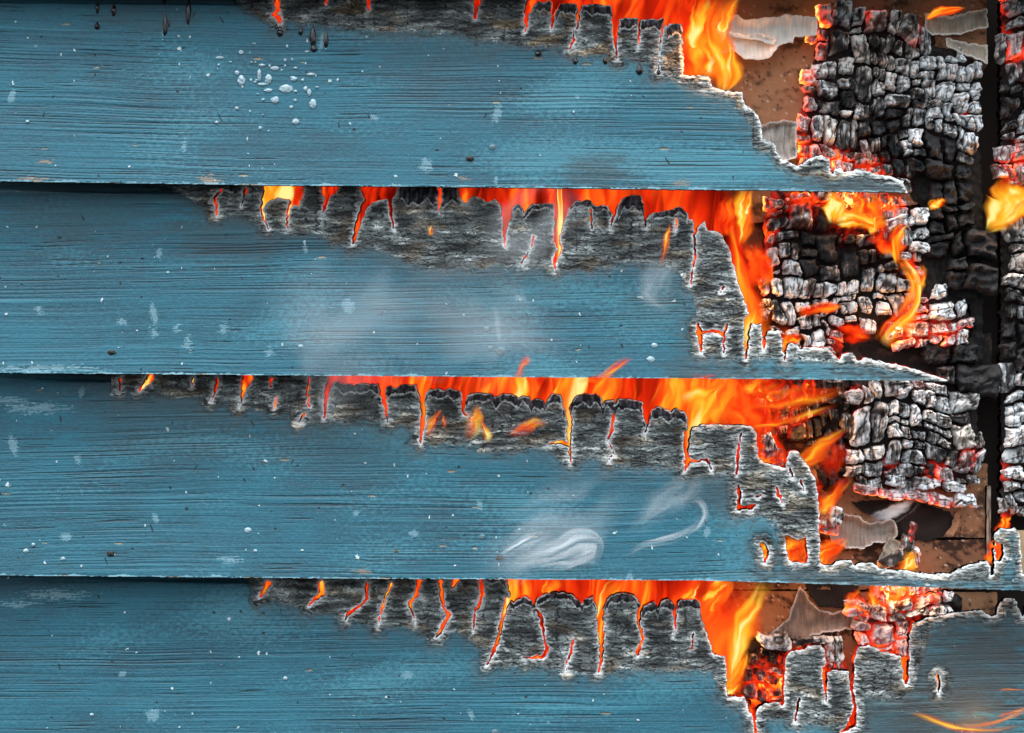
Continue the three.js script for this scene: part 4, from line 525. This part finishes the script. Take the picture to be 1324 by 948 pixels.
for (const [p, h, t] of [[[[1276, 300, 6], [1290, 282, 30], [1304, 262, 44], [1300, 240, 30], [1296, 226, 8]], 0.97, 0.8], [[[1280, 290, 6], [1306, 276, 20], [1330, 258, 24], [1350, 240, 10]], 0.95, 0.8], [[[1296, 270, 20], [1316, 256, 26], [1336, 244, 16]], 1, 0.85]]) tongue(f, p, { z: -0.006, heat: h, tip: t, seed: p[0][1] * 0.4, soft: 0.7, streak: 0.7 });
f = fire('small orange flames in the short thin cracks of the clapboard with smoke curls');
curtain(f, 148, 200, () => 510, 34, 139, { heat: 0.74, z: -0.010, w: 12, slant: 4 });
curtain(f, 240, 420, () => 535, 62, 149, { heat: 0.68, z: -0.010, w: 16, slant: 4 });
f = fire('long bright orange flame curtain behind black capped tabs below the nail heads', [620, 500, -0.014, 0.0044], [800, 505, -0.014, 0.0044]);
curtain(f, 415, 900, () => 575, 120, 151, { heat: 0.72, z: -0.013, slant: 14, w: 28 });
f = fire('fan of swirling orange flames at the blunt broad charred tab', [935, 525, -0.010, 0.0066]);
curtain(f, 872, 965, () => 610, 120, 157, { heat: 0.62, z: -0.018, slant: 18, w: 38 });
for (const [p, h, t] of [[[[893, 600, 12], [900, 566, 18], [910, 536, 24], [926, 508, 22], [940, 484, 10], [946, 466, 6]], 0.97, 0.75], [[[926, 560, 30], [932, 530, 36], [942, 500, 30], [952, 470, 14]], 0.72, 0.62], [[[975, 566, 34], [958, 536, 34], [942, 508, 24], [934, 476, 12]], 0.66, 0.62], [[[880, 528, 20], [908, 512, 24], [934, 498, 18], [960, 476, 8]], 0.80, 0.7], [[[998, 576, 40], [982, 548, 40], [966, 520, 30], [952, 476, 14]], 0.58, 0.55]]) tongue(f, p, { z: -0.010, heat: h, tip: t, seed: p[0][0] * 0.29, soft: 0.85, streak: 0.8 });
f = fire('transparent orange flames sweeping across the brown scorched board', [1040, 560, -0.004, 0.0044]);
for (const [p, h, t, a] of [[[[955, 532, 14], [985, 522, 24], [1030, 514, 24], [1070, 510, 14], [1100, 498, 4]], 0.72, 0.62, 0.6], [[[970, 552, 10], [1005, 546, 16], [1050, 536, 10], [1090, 520, 4]], 0.68, 0.6, 0.5], [[[1024, 606, 14], [1040, 596, 22], [1062, 580, 22], [1084, 564, 12], [1100, 552, 4]], 0.76, 0.68, 0.85], [[[1058, 662, 14], [1070, 650, 20], [1086, 632, 18], [1102, 612, 6]], 0.78, 0.66, 0.9], [[[1060, 610, 26], [1080, 590, 30], [1096, 572, 16]], 0.5, 0.4, 0.45], [[[985, 612, 22], [1000, 596, 24], [1018, 584, 10]], 0.62, 0.5, 0.9], [[[958, 505, 20], [985, 498, 22], [1010, 492, 10]], 0.7, 0.6, 0.6]]) tongue(f, p, { z: -0.005, heat: h, tip: t, alpha: a * 0.72, seed: p[0][0] * 0.19, soft: 0.8 });
f = fire('low orange flames along the thin strip of clapboard under the lone tab', [1040, 712, -0.006, 0.0044]);
for (const [p, h, t] of [[[[1012, 732, 30], [1026, 712, 34], [1032, 690, 22]], 0.78, 0.7], [[[1040, 734, 16], [1062, 716, 26], [1084, 704, 16], [1100, 696, 4]], 0.8, 0.66], [[[1046, 728, 14], [1058, 722, 12], [1080, 706, 6]], 0.9, 0.75], [[[1166, 742, 16], [1174, 728, 20], [1186, 712, 6]], 0.95, 0.85], [[[984, 730, 12], [988, 714, 14], [990, 698, 8]], 0.86, 0.8], [[[1284, 732, 18], [1290, 712, 20], [1290, 694, 12]], 0.66, 0.6], [[[1294, 694, 14], [1300, 676, 14], [1306, 664, 5]], 0.7, 0.6]]) tongue(f, p, { z: -0.012, heat: h, tip: t, seed: p[0][0] * 0.41, soft: 0.6 });
curtain(f, 945, 985, () => 668, 40, 159, { heat: 0.55, z: -0.012, w: 14 }); curtain(f, 1000, 1050, () => 658, 36, 160, { heat: 0.5, z: -0.012, w: 14 });
f = fire('thin yellow flames in the winding cracks of the lowest clapboard');
curtain(f, 328, 660, () => 825, 92, 163, { heat: 0.78, z: -0.010, w: 18, slant: 6 });
f = fire('red and orange flame curtain behind the domed tabs of the lowest clapboard', [780, 770, -0.014, 0.0055]);
curtain(f, 625, 915, () => 868, 135, 167, { heat: 0.62, z: -0.014, slant: 16 });
for (const [p, h, t] of [[[[772, 850, 8], [776, 800, 12], [790, 768, 16], [806, 745, 8]], 0.9, 0.75], [[[706, 780, 10], [712, 765, 16], [722, 746, 10]], 0.86, 0.75], [[[880, 790, 12], [892, 770, 12], [906, 750, 8]], 0.9, 0.8]]) tongue(f, p, { z: -0.008, heat: h, tip: t, seed: p[0][0] * 0.2, soft: 0.7 });
f = fire('large orange flame with a yellow core at the burnt end of the lowest clapboard', [945, 815, -0.010, 0.0110]);
for (const [p, h, t] of [[[[944, 912, 26], [938, 870, 44], [932, 820, 60], [944, 780, 70], [960, 735, 60]], 0.66, 0.6], [[[946, 896, 10], [950, 850, 18], [960, 810, 28], [974, 780, 28], [996, 745, 16]], 0.98, 0.85], [[[912, 812, 12], [922, 784, 24], [934, 764, 20], [952, 740, 10]], 0.72, 0.6], [[[908, 780, 6], [924, 762, 12], [944, 748, 8]], 0.92, 0.8], [[[940, 900, 12], [948, 880, 18], [960, 858, 12], [966, 838, 5]], 0.92, 0.75], [[[940, 905, 10], [946, 892, 16], [958, 880, 8]], 0.95, 0.8]]) tongue(f, p, { z: -0.006 - 0.008 * (1 - h), thick: 0.006, heat: h, tip: t, seed: p[0][1] * 0.21, soft: 0.6, streak: 0.8 });
tongue(f, [[1098, 950, 24], [1104, 925, 22], [1106, 890, 10]], { z: -0.012, heat: 0.52, tip: 0.5, seed: 2 }); tongue(f, [[976, 960, 16], [976, 930, 16], [972, 905, 10]], { z: -0.012, heat: 0.5, tip: 0.5, seed: 3 });
curtain(f, 1024, 1076, () => 930, 70, 173, { heat: 0.74, z: -0.012, w: 14 }); curtain(f, 1166, 1222, () => 905, 60, 179, { heat: 0.8, z: -0.012, w: 14 });
f = fire('orange flames above the pale pink ember log under the thin clapboard end', [1165, 765, -0.004, 0.0044]);
for (const [p, h, t] of [[[[1100, 790, 14], [1104, 774, 18], [1112, 760, 10]], 0.72, 0.6], [[[1128, 786, 14], [1134, 768, 24], [1150, 752, 16]], 0.76, 0.66], [[[1150, 778, 22], [1170, 766, 24], [1190, 756, 12]], 0.8, 0.66]]) tongue(f, p, { z: -0.010, heat: h, tip: t, alpha: 0.7, seed: p[0][0] * 0.3, soft: 0.8 });
f = fire('slender orange flame streaks licking in front of the charred tabs', );
for (const [p, h, t, a, z] of [[[[852, 350, 4], [860, 320, 9], [864, 300, 8], [868, 286, 3]], 0.8, 0.72, 0.9, 0.028], [[[556, 306, 5], [557, 298, 9], [558, 290, 4]], 0.86, 0.8, 1, 0.022], [[[604, 572, 10], [612, 550, 20], [616, 534, 14], [618, 520, 4]], 0.9, 0.75, 0.85, 0.028], [[[554, 570, 5], [558, 550, 11], [566, 536, 9], [572, 528, 3]], 0.78, 0.68, 0.8, 0.028], [[[630, 574, 8], [630, 562, 10], [624, 548, 6], [622, 534, 2]], 0.88, 0.75, 0.9, 0.028], [[[655, 562, 5], [672, 556, 14], [692, 548, 14], [712, 548, 4]], 0.76, 0.66, 0.75, 0.028], [[[574, 556, 4], [574, 544, 7], [572, 534, 3]], 0.7, 0.62, 0.7, 0.028]]) tongue(f, p, { z, thick: 0.003, heat: h - 0.04, tip: t, alpha: a * 0.75, seed: p[0][0] * 0.33, soft: 1.15 });
f = fire('pinkish flame tips curling up over the lower lip of the nailed clapboard');
for (const [p, h, t, a] of [[[[664, 494, 14], [670, 484, 13], [676, 472, 8], [682, 463, 10], [686, 458, 5]], 0.72, 0.6, 0.75], [[[762, 496, 12], [782, 486, 9], [798, 474, 9], [812, 466, 8], [820, 464, 3]], 0.62, 0.5, 0.7], [[[890, 494, 16], [912, 488, 9], [930, 484, 4]], 0.6, 0.5, 0.5], [[[740, 492, 16], [770, 490, 10], [800, 484, 4]], 0.66, 0.6, 0.5]]) tongue(f, p, { z: 0.026, thick: 0.002, heat: h, tip: t, alpha: a * 0.8, seed: p[0][0] * 0.5, soft: 1.15 });
f = fire('long thin yellow flame arcs drifting across the sooty painted clapboard end', [1270, 935, 0.03, 0.0022]);
for (const [p, h, t, a] of [[[[1172, 921, 3], [1200, 928, 8], [1240, 942, 10], [1280, 944, 10], [1330, 936, 8]], 0.9, 0.78, 0.9], [[[1230, 936, 4], [1270, 938, 8], [1300, 930, 8], [1345, 912, 4]], 0.93, 0.8, 0.9], [[[1285, 928, 3], [1306, 922, 7], [1340, 912, 4]], 0.8, 0.75, 0.6], [[[1288, 892, 2], [1305, 892, 3], [1340, 891, 2]], 0.8, 0.75, 0.5]]) tongue(f, p, { z: 0.026, thick: 0.003, heat: h - 0.05, tip: t - 0.05, alpha: a * 0.8, seed: p[0][0] * 0.5, soft: 1.2, streak: 0.7 });

function wisp(label, list) {
  const s = thing('smoke_wisp', label, 'smoke', 'smoke before the wall');
  list.forEach(([pts, a, z = 0.03], i) => tongue(s, pts, { z, thick: 0.004, alpha: a, soft: 0.95, seed: pts[0][0] * 0.11 + i, m: M.smoke, name: 'smoke_strand' }));
}
wisp('white curling smoke on the blue clapboard below the blunt charred tab', [[[[650, 735, 8], [690, 722, 16], [720, 712, 22], [750, 700, 26], [772, 704, 14], [766, 724, 10], [745, 736, 4]], 0.55], [[[640, 725, 6], [664, 708, 10], [690, 696, 12], [720, 690, 6]], 0.4], [[[690, 732, 10], [730, 726, 16], [765, 714, 12], [772, 698, 5]], 0.45], [[[600, 740, 40], [680, 700, 70], [760, 660, 80], [840, 620, 50]], 0.13]]);
wisp('thin arcs of smoke under the broad charred tab', [[[[805, 722, 4], [830, 706, 7], [860, 698, 8], [886, 690, 9], [902, 676, 8], [904, 660, 4]], 0.22], [[[885, 650, 5], [904, 648, 8], [912, 664, 8], [900, 684, 8], [880, 694, 4]], 0.2], [[[810, 690, 20], [850, 660, 34], [890, 630, 30], [900, 600, 12]], 0.12]]);
wisp('pale smoke veil over the clapboard with the nail heads', [[[[560, 470, 90], [480, 430, 150], [410, 390, 150], [340, 340, 60]], 0.10], [[[740, 470, 60], [660, 430, 110], [580, 400, 120], [500, 360, 60]], 0.09], [[[648, 452, 3], [645, 430, 6], [642, 410, 7], [640, 380, 4]], 0.13], [[[870, 410, 20], [850, 380, 46], [860, 350, 40], [880, 330, 16]], 0.12], [[[620, 346, 40], [660, 310, 70], [720, 280, 70], [770, 262, 30]], 0.10]]);
wisp('bluish smoke rising in front of the dark oval patch', [[[[1120, 672, 8], [1150, 664, 16], [1172, 656, 14], [1196, 648, 6]], 0.45, -0.02]]);

scene.traverse((o) => { delete o.userData.zf; });
renderer.render(scene, camera);
